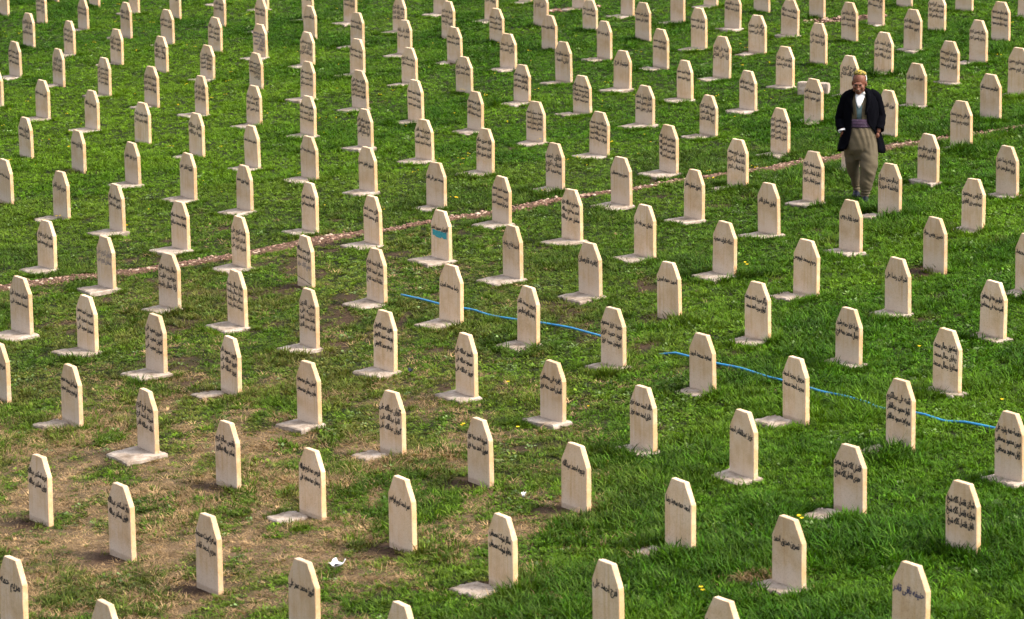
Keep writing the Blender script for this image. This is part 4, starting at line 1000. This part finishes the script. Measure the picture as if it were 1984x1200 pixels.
# ---------------------------------------------------------------- small things in the grass
def build_small():
    # low white stone block
    bm = bmesh.new()
    bmesh.ops.create_cube(bm, size=1)
    bmesh.ops.scale(bm, verts=bm.verts, vec=(.50, .17, .24))
    bmesh.ops.subdivide_edges(bm, edges=bm.edges, cuts=3, use_grid_fill=True)
    bmesh.ops.bevel(bm, geom=[e for e in bm.edges if len(e.link_faces) == 2 and e.calc_face_angle(0) > .5], offset=.012, segments=2, affect='EDGES')
    for v in bm.verts:
        v.co += Vector([mnoise.noise(v.co * 9 + Vector((i * 7.1, 0, 0))) * .009 for i in range(3)])
    o = from_bm('stone_block', bm, M_SLAB)
    o.location = (4.9, 54.85, SLOPE * 4.9 + .065); o.rotation_euler = (0, .02, math.radians(-20))
    tag(o, 'low rough white stone block lying in the grass left of the man\'s head', 'block')
    # crumpled wrapper and scraps
    wm = simple_mat('white_paper', (.55, .55, .58), .6, .10, 30)
    bmn = simple_mat('dark_print', (.010, .011, .022), .9, .1, 30)
    def scrap(x, y, sx, sy, h, seed, label, dark=True, mat=wm):
        r = random.Random(seed)
        e = empty('paper_scrap', (x, y, gz(x, y) + .035), -.25)
        bm = bmesh.new(); bmesh.ops.create_grid(bm, x_segments=7, y_segments=6, size=.5)
        for v in bm.verts:
            v.co = Vector((v.co.x * sx * (1 - .4 * v.co.y), v.co.y * sy, h * (mnoise.noise(Vector((v.co.x * 2.3, v.co.y * 2.6, seed * 3.7))) + .9 * abs(v.co.x * 2) ** 2)))
        pa = from_bm('sheet', bm, mat, e, True)
        sd = pa.modifiers.new('thick', 'SOLIDIFY'); sd.thickness = .0012
        if dark:
            bm = bmesh.new(); bmesh.ops.create_grid(bm, x_segments=5, y_segments=3, size=.5)
            for v in bm.verts:
                x0, y0 = v.co.x * .55 + .02, v.co.y * .45 - .25
                v.co = Vector((x0 * sx, y0 * sy, .003 + h * (mnoise.noise(Vector((x0 * 2.3, y0 * 2.6, seed * 3.7))) + .9 * abs(x0 * 2) ** 2)))
            from_bm('printed_panel', bm, bmn, e, True)
        tag(e, label, 'litter')
    scrap(-1.53, 28.70, .11, .16, .035, 3, 'crumpled white and dark blue wrapper lying on the dry grass')
    scrap(.09, 30.60, .035, .06, .03, 5, 'small white scrap of paper lying in the grass near bottom centre', dark=False)
    scrap(-1.10, 36.26, .045, .06, .025, 9, 'small black scrap of litter in the grass left of the blue hose\'s stones', dark=False, mat=bmn)
    # yellow wildflowers
    ym = simple_mat('yellow_petal', (.75, .52, .012), .6, .1, 60)
    sm = simple_mat('green_stem', (.08, .17, .02), .7, .2, 60)
    def flower_parts(e, r, tall):
        bm = bmesh.new()
        tip = (r.uniform(-.02, .02), r.uniform(-.02, .02), tall)
        tube(bm, [(0, 0, 0), (tip[0] * .5, tip[1] * .3, tall * .5), tip], [.003, .0025, .002], 5)
        from_bm('stem', bm, sm, e)
        for q in range(r.choice([1, 2, 3])):
            bm = bmesh.new()
            c = Vector((tip[0] + r.uniform(-.03, .03) * (q > 0), tip[1] + r.uniform(-.02, .02) * (q > 0), tall - r.uniform(0, .03) * (q > 0)))
            cv = bm.verts.new(c)
            for i in range(6):
                a = i * 1.047; rr = .021
                p = [bm.verts.new(c + Vector((math.cos(a + d) * rr * k, math.sin(a + d) * rr * k, z))) for d, k, z in ((-.42, .75, .008), (0, 1.05, .011), (.42, .75, .008))]
                bm.faces.new((cv, p[0], p[1], p[2]))
            from_bm('blossom', bm, ym, e)
    spots = [(2.79,40.45,.13),(-0.03,35.09,.09),(0.06,33.02,.09),(-0.50,33.44,.07),(0.76,33.85,.06),(2.48,28.95,.10),(1.51,27.01,.09),(-0.74,46.78,.11),(4.29,35.37,.08),(4.79,32.75,.08),(-7.45,69.86,.12),(-7.38,71.31,.12),(-7.63,55.41,.10),(-8.49,60.09,.14),(-8.51,60.55,.14),(-8.71,59.39,.12),(-0.40,64.13,.15),(0.36,62.03,.12),(2.26,60.93,.12),(3.97,57.88,.13),(8.99,61.10,.10),(8.18,57.14,.10),(-4.92,59.29,.11),(-3.32,58.14,.10),(-2.21,57.73,.12),(-8.3,59.8,.13),(-.2,63.5,.13),(-8.9,72.5,.12),(-10.2,71.2,.12),(-3.6,71.5,.11),(-3.1,72.4,.12),(-1.7,65.0,.1),(-6.3,66.9,.12),(-4.3,65.4,.1),(5.0,63.1,.1)]
    names = ['two-headed yellow wildflower right of the one-line stone on a tilted slab at centre right', 'yellow wildflower between the three-line stone at centre and the two-line stone to its right', 'yellow wildflower in front of the two-line stones just below centre', 'yellow wildflower behind the two-line stone below centre', 'yellow wildflower left of the two-line stone near the bottom right', 'yellow wildflower at the bottom edge near the row\'s cut-off stones right of centre', 'yellow wildflower beside the gravel path left of centre', 'yellow wildflower left of the blue hose at far right', 'yellow wildflower just above the stone where the hose ends']
    names_at = [0, 1, 2, 3, 5, 6, 7, 8, 9]
    for q, i in enumerate(names_at):
        x, y, h = spots[i]
        e = empty('wildflower', (x, y, gz(x, y)), i * .7)
        flower_parts(e, random.Random(i), h)
        tag(e, names[q], 'flower', 'yellow wildflowers in the grass')
    # the many tiny far blossoms
    bm = bmesh.new(); r = random.Random(5)
    far = [spots[i] for i in range(len(spots)) if i not in names_at]
    for i in range(190):
        y = r.uniform(46, 77); x = r.uniform(-.15 * y, .10 * y) - 1.0
        far.append((x, y, r.uniform(.06, .12)))
    for (x, y, h) in far:
        for q in range(r.choice([1, 1, 2, 3])):
            c = Vector((x + r.uniform(-.05, .05) * q, y + r.uniform(-.08, .08) * q, gz(x, y) + h))
            cv = bm.verts.new(c); rr = r.uniform(.008, .016)
            ring = [bm.verts.new(c + Vector((math.cos(k * 1.047) * rr, math.sin(k * 1.047) * rr, .004 + .006 * (k % 2)))) for k in range(6)]
            for k in range(6): bm.faces.new((cv, ring[k], ring[(k + 1) % 6]))
    o = from_bm('wildflowers', bm, ym); o['kind'] = 'stuff'
    tag(o, 'tiny yellow blossoms sprinkled through the far grass', 'flowers')
build_small()
# ---------------------------------------------------------------- the walking man
def remeshed(name, bm, voxel, smooth, mat, parent, fold=None):
    me = bpy.data.meshes.new(name + '_raw')
    bmesh.ops.recalc_face_normals(bm, faces=bm.faces)
    bm.to_mesh(me); bm.free()
    ob = bpy.data.objects.new(name + '_raw', me); COL.objects.link(ob)
    md = ob.modifiers.new('r', 'REMESH'); md.mode = 'VOXEL'; md.voxel_size = voxel
    if smooth:
        ms = ob.modifiers.new('s', 'SMOOTH'); ms.factor = .5; ms.iterations = smooth
    dg = bpy.context.evaluated_depsgraph_get()
    out = bpy.data.meshes.new_from_object(ob.evaluated_get(dg))
    bpy.data.objects.remove(ob); bpy.data.meshes.remove(me)
    out.name = name
    if fold:
        n = len(out.vertices)
        co = np.empty(n * 3); out.vertices.foreach_get('co', co); co = co.reshape(-1, 3)
        no = np.empty(n * 3); out.vertices.foreach_get('normal', no); no = no.reshape(-1, 3)
        co = co + no * fold(co)[:, None]
        out.vertices.foreach_set('co', co.ravel()); out.update()
    out.materials.clear()
    for p in out.polygons: p.use_smooth = True
    return link(name, out, mat, parent)

def ellipsoid(bm, c, r, rot=None, sub=3):
    g = bmesh.ops.create_icosphere(bm, subdivisions=sub, radius=1)
    M = Matrix.Translation(Vector(c)) @ (rot.to_matrix().to_4x4() if rot else Matrix()) @ Matrix.Diagonal((*r, 1))
    bmesh.ops.transform(bm, matrix=M, verts=g['verts'])

def limb(bm, pts, rads, seg=14):
    tube(bm, pts, rads, seg)
    for p, r in zip(pts, rads): ellipsoid(bm, p, (r, r, r), sub=2)

def oval_loft(bm, rings, seg=36):
    prev = None; first = None
    for (cx, cy, z, rx, ry) in rings:
        r = [bm.verts.new((cx + rx * math.cos(a), cy + ry * math.sin(a), z)) for a in [6.28318 * j / seg for j in range(seg)]]
        if prev:
            for j in range(seg): bm.faces.new((prev[j], prev[(j + 1) % seg], r[(j + 1) % seg], r[j]))
        else: first = r
        prev = r
    bm.faces.new(first[::-1]); bm.faces.new(prev)

def build_man():
    root = empty('person', (4.62, 44.72, gz(4.62, 44.72)), math.radians(-4))
    tag(root, 'elderly man in dark coat, olive baggy trousers and yellow cap walking towards the camera', 'person')
    # --- materials
    skin = simple_mat('weathered_skin', (.135, .050, .029), .55, .22, 60, .3)
    coat_m = simple_mat('navy_black_wool', (.0012, .0013, .0026), .95, .3, 90, .3)
    coat_m.node_tree.nodes['Principled BSDF'].inputs['Specular IOR Level'].default_value = .04
    olive = simple_mat('olive_cloth', (.078, .062, .038), .85, .14, 70, .3)
    olive2 = simple_mat('olive_waistcoat', (.080, .065, .036), .85, .14, 70, .3)
    white = simple_mat('white_shirt', (.62, .62, .64), .7, .05, 60, .2)
    teal = simple_mat('grey_teal_cloth', (.06, .10, .115), .8, .2, 60, .2)
    hairm = simple_mat('white_hair', (.48, .47, .46), .7, .2, 220, .6)
    shoe_m = simple_mat('navy_shoe', (.004, .005, .012), .5, .3, 40, .1)
    shoe_m.node_tree.nodes['Principled BSDF'].inputs['Specular IOR Level'].default_value = .12
    dark = simple_mat('dark_eye', (.015, .01, .008), .3, .1, 40, 0)
    browm = simple_mat('grey_brow', (.06, .035, .025), .8, .2, 120, .3)
    sash_m, nt, b = new_mat('patterned_sash')
    tc = N(nt, 'ShaderNodeTexCoord')
    mp = N(nt, 'ShaderNodeMapping'); mp.inputs['Scale'].default_value = (38, 38, 62); mp.inputs['Rotation'].default_value = (0, .5, 0)
    nt.links.new(tc.outputs['Object'], mp.inputs[0])
    vo = N(nt, 'ShaderNodeTexVoronoi'); vo.inputs['Scale'].default_value = 1.0; nt.links.new(mp.outputs[0], vo.inputs['Vector'])
    c = ramp(nt, vo.outputs['Distance'], [(0.0, (.17, .14, .16)), (.22, (.07, .05, .08)), (.36, (.028, .012, .035)), (1, (.05, .02, .05))])
    nt.links.new(c, b.inputs['Base Color']); b.inputs['Roughness'].default_value = .85
    cap_m, nt, b = new_mat('yellow_black_embroidery')
    tc = N(nt, 'ShaderNodeTexCoord')
    mp = N(nt, 'ShaderNodeMapping'); mp.inputs['Scale'].default_value = (52, 52, 60); mp.inputs['Rotation'].default_value = (.3, .5, .4)
    nt.links.new(tc.outputs['Object'], mp.inputs[0])
    ck = N(nt, 'ShaderNodeTexChecker'); ck.inputs['Scale'].default_value = 1.0; nt.links.new(mp.outputs[0], ck.inputs['Vector'])
    ck.inputs['Color1'].default_value = (.36, .27, .02, 1); ck.inputs['Color2'].default_value = (.012, .010, .006, 1)
    fz = noise_tex(nt, 90, 2, .5, vec=tc.outputs['Object'])
    cc = mixc(nt, 0, ck.outputs[0], (.36, .31, .12)); nt.links.new(ramp(nt, fz, [(.56, (0, 0, 0)), (.66, (1, 1, 1))]), cc.node.inputs[0])
    nt.links.new(cc, b.inputs['Base Color']); b.inputs['Roughness'].default_value = .8

    # --- head placement: bowed and turned a little to his right
    HM = Matrix.Translation((-.030, -.075, 1.590)) @ Euler((math.radians(15), math.radians(2), math.radians(-9))).to_matrix().to_4x4() @ Matrix.Scale(1.12, 4)
    def hp(p): return HM @ Vector(p)
    hrot = HM.to_euler(); HS = 1.12
    # --- body: one continuous surface, head, neck, trunk, limbs and hands
    bm = bmesh.new()
    for c, r in (((0, .022, .035), (.079, .097, .100)), ((0, -.015, -.035), (.067, .078, .085)), ((0, -.055, -.095), (.036, .030, .026)),
                 ((0, -.083, .022), (.054, .016, .014)), ((.043, -.062, -.028), (.026, .024, .022)), ((-.043, -.062, -.028), (.026, .024, .022)),
                 ((0, -.094, -.012), (.011, .017, .030)), ((0, -.106, -.036), (.015, .017, .013)), ((.014, -.094, -.040), (.010, .010, .009)), ((-.014, -.094, -.040), (.010, .010, .009)),
                 ((0, -.084, -.066), (.027, .011, .007)), ((0, -.083, -.078), (.023, .011, .007)),
                 ((.081, .012, -.012), (.011, .022, .034)), ((-.081, .012, -.012), (.011, .022, .034)), ((.050, -.02, -.07), (.022, .04, .03)), ((-.050, -.02, -.07), (.022, .04, .03))):
        ellipsoid(bm, hp(c), tuple(q * HS for q in r), hrot)
    limb(bm, [(-.012, .03, 1.42), (-.018, -.005, 1.50), tuple(hp((0, .03, -.05)))], [.062, .056, .06])
    oval_loft(bm, [(0, .02, .86, .15, .10), (0, .02, 1.0, .15, .105), (0, .02, 1.15, .155, .10), (0, .02, 1.3, .165, .11), (0, .025, 1.40, .16, .09), (0, .03, 1.45, .09, .06)])
    # his left arm (viewer's right), hand in trouser pocket
    limb(bm, [(.155, .03, 1.39), (.25, .06, 1.15), (.228, -.075, .955)], [.052, .042, .030])
    limb(bm, [(-.155, .03, 1.39), (-.25, .085, 1.14), (-.235, -.03, .985)], [.052, .042, .030])
    def hand(w, d, side):
        w = Vector(w); d = Vector(d).normalized(); s = d.cross(Vector((0, 0, 1))).normalized() * side; n = d.cross(s)
        ellipsoid(bm, w + d * .045, (.026, .042, .040), d.to_track_quat('Y', 'Z').to_euler(), 2)
        for i, (off, ln) in enumerate(((-.030, .062), (-.010, .074), (.010, .070), (.029, .056))):
            a = w + d * .078 + n * off
            limb(bm, [a, a + d * ln * .5 + s * .006, a + d * ln * .9 + s * .022], [.0095, .0088, .0075], 8)
        a = w + d * .025 + n * -.034
        limb(bm, [a, a + d * .03 + n * -.018 + s * .01, a + d * .058 + n * -.022 + s * .016], [.0115, .010, .0085], 8)
    hand((.224, -.090, .940), (-.42, .22, -.9), 1)
    hand((-.228, -.030, .965), (.18, .10, -.9), -1)
    # legs and feet
    limb(bm, [(.09, .02, .88), (.10, -.11, .50), (.078, -.12, .30), (.052, -.085, .10)], [.080, .055, .046, .036])
    limb(bm, [(-.09, .04, .88), (-.106, .125, .50), (-.076, .225, .30), (-.048, .265, .12)], [.080, .055, .045, .036])
    limb(bm, [(.050, -.08, .085), (.055, -.19, .05)], [.035, .030])
    limb(bm, [(-.045, .26, .11), (-.05, .17, .05)], [.035, .030])
    remeshed('body', bm, .0065, 2, skin, root)
    # --- face details
    for sx in (1, -1):
        bm = bmesh.new(); ellipsoid(bm, hp((sx * .031, -.076, .000)), (.013, .008, .007), hrot, 2); from_bm('eye', bm, dark, root, True)
        bm = bmesh.new(); limb(bm, [hp((sx * .012, -.096, .019)), hp((sx * .032, -.094, .026)), hp((sx * .050, -.078, .018))], [.0035, .0045, .003], 8); from_bm('eyebrow', bm, browm, root, True)
    bm = bmesh.new(); limb(bm, [hp((-.030, -.088, -.060)), hp((-.012, -.101, -.053)), hp((.012, -.101, -.053)), hp((.030, -.088, -.060))], [.005, .008, .008, .005], 8)
    from_bm('moustache', bm, simple_mat('grey_moustache', (.12, .075, .055), .8, .3, 120), root, True)
    # --- hair: cropped white shell round the sides and back
    bm = bmesh.new(); bmesh.ops.create_icosphere(bm, subdivisions=4, radius=1)
    for v in list(bm.verts):
        p = v.co
        if p.y < -.42 + .25 * (p.z > .2) or p.z > .80 or p.z < -.52 or (p.y < .05 and p.z < -.12 and abs(p.x) > .5): bm.verts.remove(v)
    for v in bm.verts: v.co = hp((v.co.x * .083, .022 + v.co.y * .101, .035 + v.co.z * .104)) + Vector([mnoise.noise(v.co * 14 + Vector((k * 3, 0, 0))) * .002 for k in range(3)])
    h = from_bm('hair', bm, hairm, root, True); sd = h.modifiers.new('t', 'SOLIDIFY'); sd.thickness = .004; sd.offset = 1
    # --- embroidered cap
    bm = bmesh.new(); seg = 40; prev = None
    for z, rr in ((.086, .0800), (.104, .0790), (.120, .074), (.130, .062), (.136, .040), (.138, .0)):
        if rr == 0:
            c = bm.verts.new(hp((0, .050, z)))
            for j in range(seg): bm.faces.new((prev[j], prev[(j + 1) % seg], c))
        else:
            ring = [bm.verts.new(hp((rr * math.cos(a) * .97, .050 + rr * 1.0 * math.sin(a), z - .030 * math.sin(a)))) for a in [6.28318 * j / seg for j in range(seg)]]
            if prev:
                for j in range(seg): bm.faces.new((prev[j], prev[(j + 1) % seg], ring[(j + 1) % seg], ring[j]))
            prev = ring
    cp = from_bm('cap', bm, cap_m, root, True); sd = cp.modifiers.new('t', 'SOLIDIFY'); sd.thickness = .006
    # --- shirt, waistcoat, under-waistcoat strip
    TORSO = [(0.0, .015, .97, .188, .142), (0, .015, 1.08, .190, .142), (0, .015, 1.2, .193, .146), (0, .02, 1.32, .198, .146), (0, .025, 1.40, .190, .125), (-.005, .025, 1.455, .125, .09), (-.012, .02, 1.49, .075, .075)]
    def front(x, z):
        zs = [t[2] for t in TORSO]
        rx = np.interp(z, zs, [t[3] for t in TORSO]); ry = np.interp(z, zs, [t[4] for t in TORSO]); cx = np.interp(z, zs, [t[0] for t in TORSO]); cy = np.interp(z, zs, [t[1] for t in TORSO])
        q = max(0, 1 - ((x - cx) / rx) ** 2)
        return cy - ry * math.sqrt(q)
    bm = bmesh.new(); oval_loft(bm, TORSO, 48)
    for v in bm.verts: v.co += Vector((0, -.004, 0)) * mnoise.noise(v.co * 11)
    from_bm('waistcoat', bm, olive2, root, True)
    def panel(name, mat, rows, off):
        bm = bmesh.new(); prev = None
        for z, xl, xr in rows:
            ring = []
            for i in range(9):
                x = xl + (xr - xl) * i / 8
                ring.append(bm.verts.new((x, front(x, z) - off - .002 * mnoise.noise(Vector((x * 30, z * 12, 3))), z)))
            if prev:
                for i in range(8): bm.faces.new((prev[i], prev[i + 1], ring[i + 1], ring[i]))
            prev = ring
        o = from_bm(name, bm, mat, root, True)
        sd = o.modifiers.new('t', 'SOLIDIFY'); sd.thickness = .004
        return o
    panel('undervest', teal, [(1.105, -.062, .002), (1.2, -.064, .004), (1.29, -.07, .010), (1.36, -.078, .022)], .005)
    panel('shirt', white, [(1.265, -.036, -.026), (1.31, -.058, -.006), (1.36, -.074, .018), (1.41, -.080, .040), (1.452, -.074, .052), (1.478, -.066, .048)], .012)
    for sx in (-1, 1):      # collar wings
        bm = bmesh.new()
        c = Vector((-.014, -.055, 1.485))
        pts = [c + Vector((sx * .012, -.030, -.050)), c + Vector((sx * .062, .000, -.028)), c + Vector((sx * .072, .030, .018)), c + Vector((sx * .040, -.012, .004))]
        vs = [bm.verts.new(p) for p in pts]; bm.faces.new(vs)
        o = from_bm('shirt_collar', bm, white, root); sd = o.modifiers.new('t', 'SOLIDIFY'); sd.thickness = .006
    # waistcoat edges, two raised plackets
    panel('waistcoat_edge', olive, [(1.10, .002, .018), (1.2, .004, .021), (1.30, .014, .032), (1.42, .042, .058)], .010)
    panel('waistcoat_edge', olive, [(1.10, -.078, -.062), (1.2, -.081, -.064), (1.30, -.090, -.072), (1.42, -.098, -.082)], .010)
    # --- wide wound sash
    bm = bmesh.new()
    oval_loft(bm, [(0, .012, 1.005, .186, .150), (0, .012, 1.012, .198, .160), (0, .012, 1.028, .201, .163), (0, .012, 1.040, .196, .158), (0, .012, 1.052, .202, .164), (0, .012, 1.072, .203, .165), (0, .012, 1.084, .197, .159), (0, .012, 1.098, .201, .162), (0, .012, 1.112, .198, .158), (0, .012, 1.118, .186, .148)], 48)
    from_bm('sash', bm, sash_m, root, True)
    # --- baggy trousers
    bm = bmesh.new()
    oval_loft(bm, [(0, .012, 1.03, .165, .135), (.003, .01, .99, .19, .155), (.012, .005, .90, .215, .172), (.014, .0, .80, .218, .175), (.006, .0, .72, .205, .17), (.0, .01, .67, .18, .15), (0, .015, .61, .125, .12), (0, .02, .56, .07, .10)], 40)
    def leg(path):
        prev = None
        seg = 28
        for (cx, cy, z, rx, ry) in path:
            pass
        oval_loft(bm, path, seg)
    leg([(.108, -.01, .86, .108, .138), (.108, -.06, .68, .116, .140), (.102, -.11, .53, .116, .136), (.094, -.13, .42, .108, .124), (.080, -.125, .30, .094, .108), (.066, -.105, .20, .076, .090), (.056, -.090, .135, .060, .076), (.053, -.085, .105, .056, .072), (.052, -.085, .080, .054, .068)])
    leg([(-.105, .03, .86, .102, .13), (-.110, .06, .68, .108, .132), (-.108, .11, .53, .100, .125), (-.096, .17, .42, .088, .112), (-.078, .22, .32, .073, .095), (-.060, .25, .24, .058, .08), (-.046, .26, .17, .05, .066), (-.046, .26, .13, .048, .064), (-.046, .258, .09, .046, .06)])
    def fold(co):
        x, y, z = co.T
        a = np.arctan2(y, x)
        pl = .0045 * np.sin(x * 80 + 4 * np.sin(z * 7) + 5 * x * x * 30) * np.clip((z - .62) / .3, 0, 1) * (y < .05)
        dg = .034 * (fbm((x * .6 + z * .8) * 3.2, (x * .8 - z * .6) * .9, .22, 301, 2) - .5) * np.clip((.86 - z) / .2, 0, 1) * np.clip((z - .10) / .1, 0, 1) * (x > 0)
        dl = .030 * (fbm((-x * .5 + z * .85) * 3.0, (x * .85 + z * .5) * .9, .22, 302, 2) - .5) * np.clip((.80 - z) / .2, 0, 1) * (x <= 0)
        ank = .007 * np.sin(z * 150) * np.clip((.22 - z) / .06, 0, 1)
        return pl + dg + dl + ank
    remeshed('trousers', bm, .009, 4, olive, root, fold)
    # --- shoes
    for nm, (fx, fy, fz) in (('shoe', (.058, -.150, .0)), ('shoe', (-.048, .205, .012))):
        bm = bmesh.new()
        ellipsoid(bm, (fx, fy - .055, fz + .044), (.054, .095, .044)); ellipsoid(bm, (fx, fy + .065, fz + .050), (.046, .07, .054)); ellipsoid(bm, (fx, fy, fz + .058), (.048, .10, .048))
        oval_loft(bm, [(fx, fy + .005, fz + .002, .050, .145), (fx, fy + .005, fz + .022, .053, .15)], 28)
        sh = remeshed(nm, bm, .007, 3, shoe_m, root)
    # --- long open coat with sleeves
    bm = bmesh.new()
    CO = [  # z, cx, cy, rx, ry, left edge x, right edge x
        (.685, .005, .03, .325, .205, -.215, .235), (.72, .005, .03, .320, .20, -.205, .232), (.80, .003, .03, .300, .195, -.175, .225), (.90, .0, .025, .272, .188, -.150, .205), (.98, .0, .02, .252, .182, -.140, .165),
        (1.06, .0, .02, .242, .178, -.136, .090), (1.15, .0, .02, .240, .176, -.134, .074), (1.25, .0, .02, .244, .176, -.132, .070), (1.34, .0, .025, .232, .166, -.126, .072), (1.40, .0, .028, .212, .150, -.115, .075), (1.445, -.002, .03, .170, .130, -.100, .076), (1.478, -.006, .03, .150, .112, -.085, .070), (1.505, -.010, .03, .100, .092, -.072, .052)]
    seg = 64; prev = None
    for (z, cx, cy, rx, ry, xl, xr) in CO:
        t0 = -math.acos(max(-1, min(1, (xr - cx) / rx))); t1 = 2 * math.pi - math.acos(max(-1, min(1, (xl - cx) / rx)))
        ring = []
        for j in range(seg):
            a = t0 + (t1 - t0) * j / (seg - 1)
            w = 1 + .030 * math.sin(a * 7 + 1.0) * max(0, min(1, (1.1 - z) / .3)) + .012 * math.sin(a * 11 + z * 9)
            p = Vector((cx + rx * .95 * w * math.cos(a), cy + ry * .97 * w * math.sin(a), z + (-.035 * math.sin(a * 2.3 + 2) if z < .7 else 0)))
            ring.append(bm.verts.new(p))
        if prev:
            for j in range(seg - 1): bm.faces.new((prev[j], prev[j + 1], ring[j + 1], ring[j]))
        prev = ring
    coat = from_bm('coat', bm, coat_m, root, True)
    sd = coat.modifiers.new('t', 'SOLIDIFY'); sd.thickness = .012; sd.offset = 0
    def sleeve(pts, rads):
        bm = bmesh.new()
        P_ = []; R2 = []
        for i in range(len(pts) - 1):
            for q in range(7):
                t = q / 7; P_.append(Vector(pts[i]).lerp(Vector(pts[i + 1]), t)); R2.append(rads[i] * (1 - t) + rads[i + 1] * t)
        P_.append(Vector(pts[-1])); R2.append(rads[-1])
        for it in range(2):
            P_ = [P_[0]] + [(P_[i - 1] + P_[i] * 2 + P_[i + 1]) / 4 for i in range(1, len(P_) - 1)] + [P_[-1]]
        R2 = [r * (1 + .05 * math.sin(i * 1.9)) for i, r in enumerate(R2)]
        tube(bm, P_, R2, 22, cap=False)
        o = from_bm('coat_sleeve', bm, coat_m, root, True)
        s2 = o.modifiers.new('t', 'SOLIDIFY'); s2.thickness = .010
    sleeve([(.115, .03, 1.455), (.188, .035, 1.395), (.258, .06, 1.14), (.234, -.062, .965)], [.048, .069, .064, .056])
    sleeve([(-.115, .03, 1.448), (-.188, .035, 1.39), (-.272, .085, 1.10), (-.250, -.040, .965)], [.048, .069, .066, .058])
    # white cuff showing at his right wrist
    bm = bmesh.new(); tube(bm, [(-.2505, -.040, .968), (-.245, -.050, .948)], [.052, .048], 16, cap=False)
    o = from_bm('cuff', bm, white, root, True); sd = o.modifiers.new('t', 'SOLIDIFY'); sd.thickness = .004
    # turned-down collar and lapels
    for sx in (-1, 1):
        bm = bmesh.new(); prev = None
        for z, xin, wd, back in ((1.515, .040, .030, .055), (1.485, .062, .045, .010), (1.44, .078, .060, -.045), (1.38, .084, .066, -.10), (1.31, .080, .052, -.135), (1.24, .074, .026, -.155), (1.18, .072, .006, -.158)):
            xi = -.022 + sx * xin if sx > 0 else -.030 - xin * 1.05
            xo = xi + sx * wd
            row = [bm.verts.new((xi, min(front(xi, min(z, 1.44)) - .030, back + .02), z)), bm.verts.new(((xi + xo) / 2, min(front((xi + xo) / 2, min(z, 1.44)) - .040, back + .01), z + .003)), bm.verts.new((xo, min(front(max(-.185, min(.185, xo)), min(z, 1.44)) - .032, back + .03), z + .006))]
            if prev:
                for i in range(2): bm.faces.new((prev[i], prev[i + 1], row[i + 1], row[i]))
            prev = row
        o = from_bm('lapel', bm, coat_m, root, True); sd = o.modifiers.new('t', 'SOLIDIFY'); sd.thickness = .008
build_man()
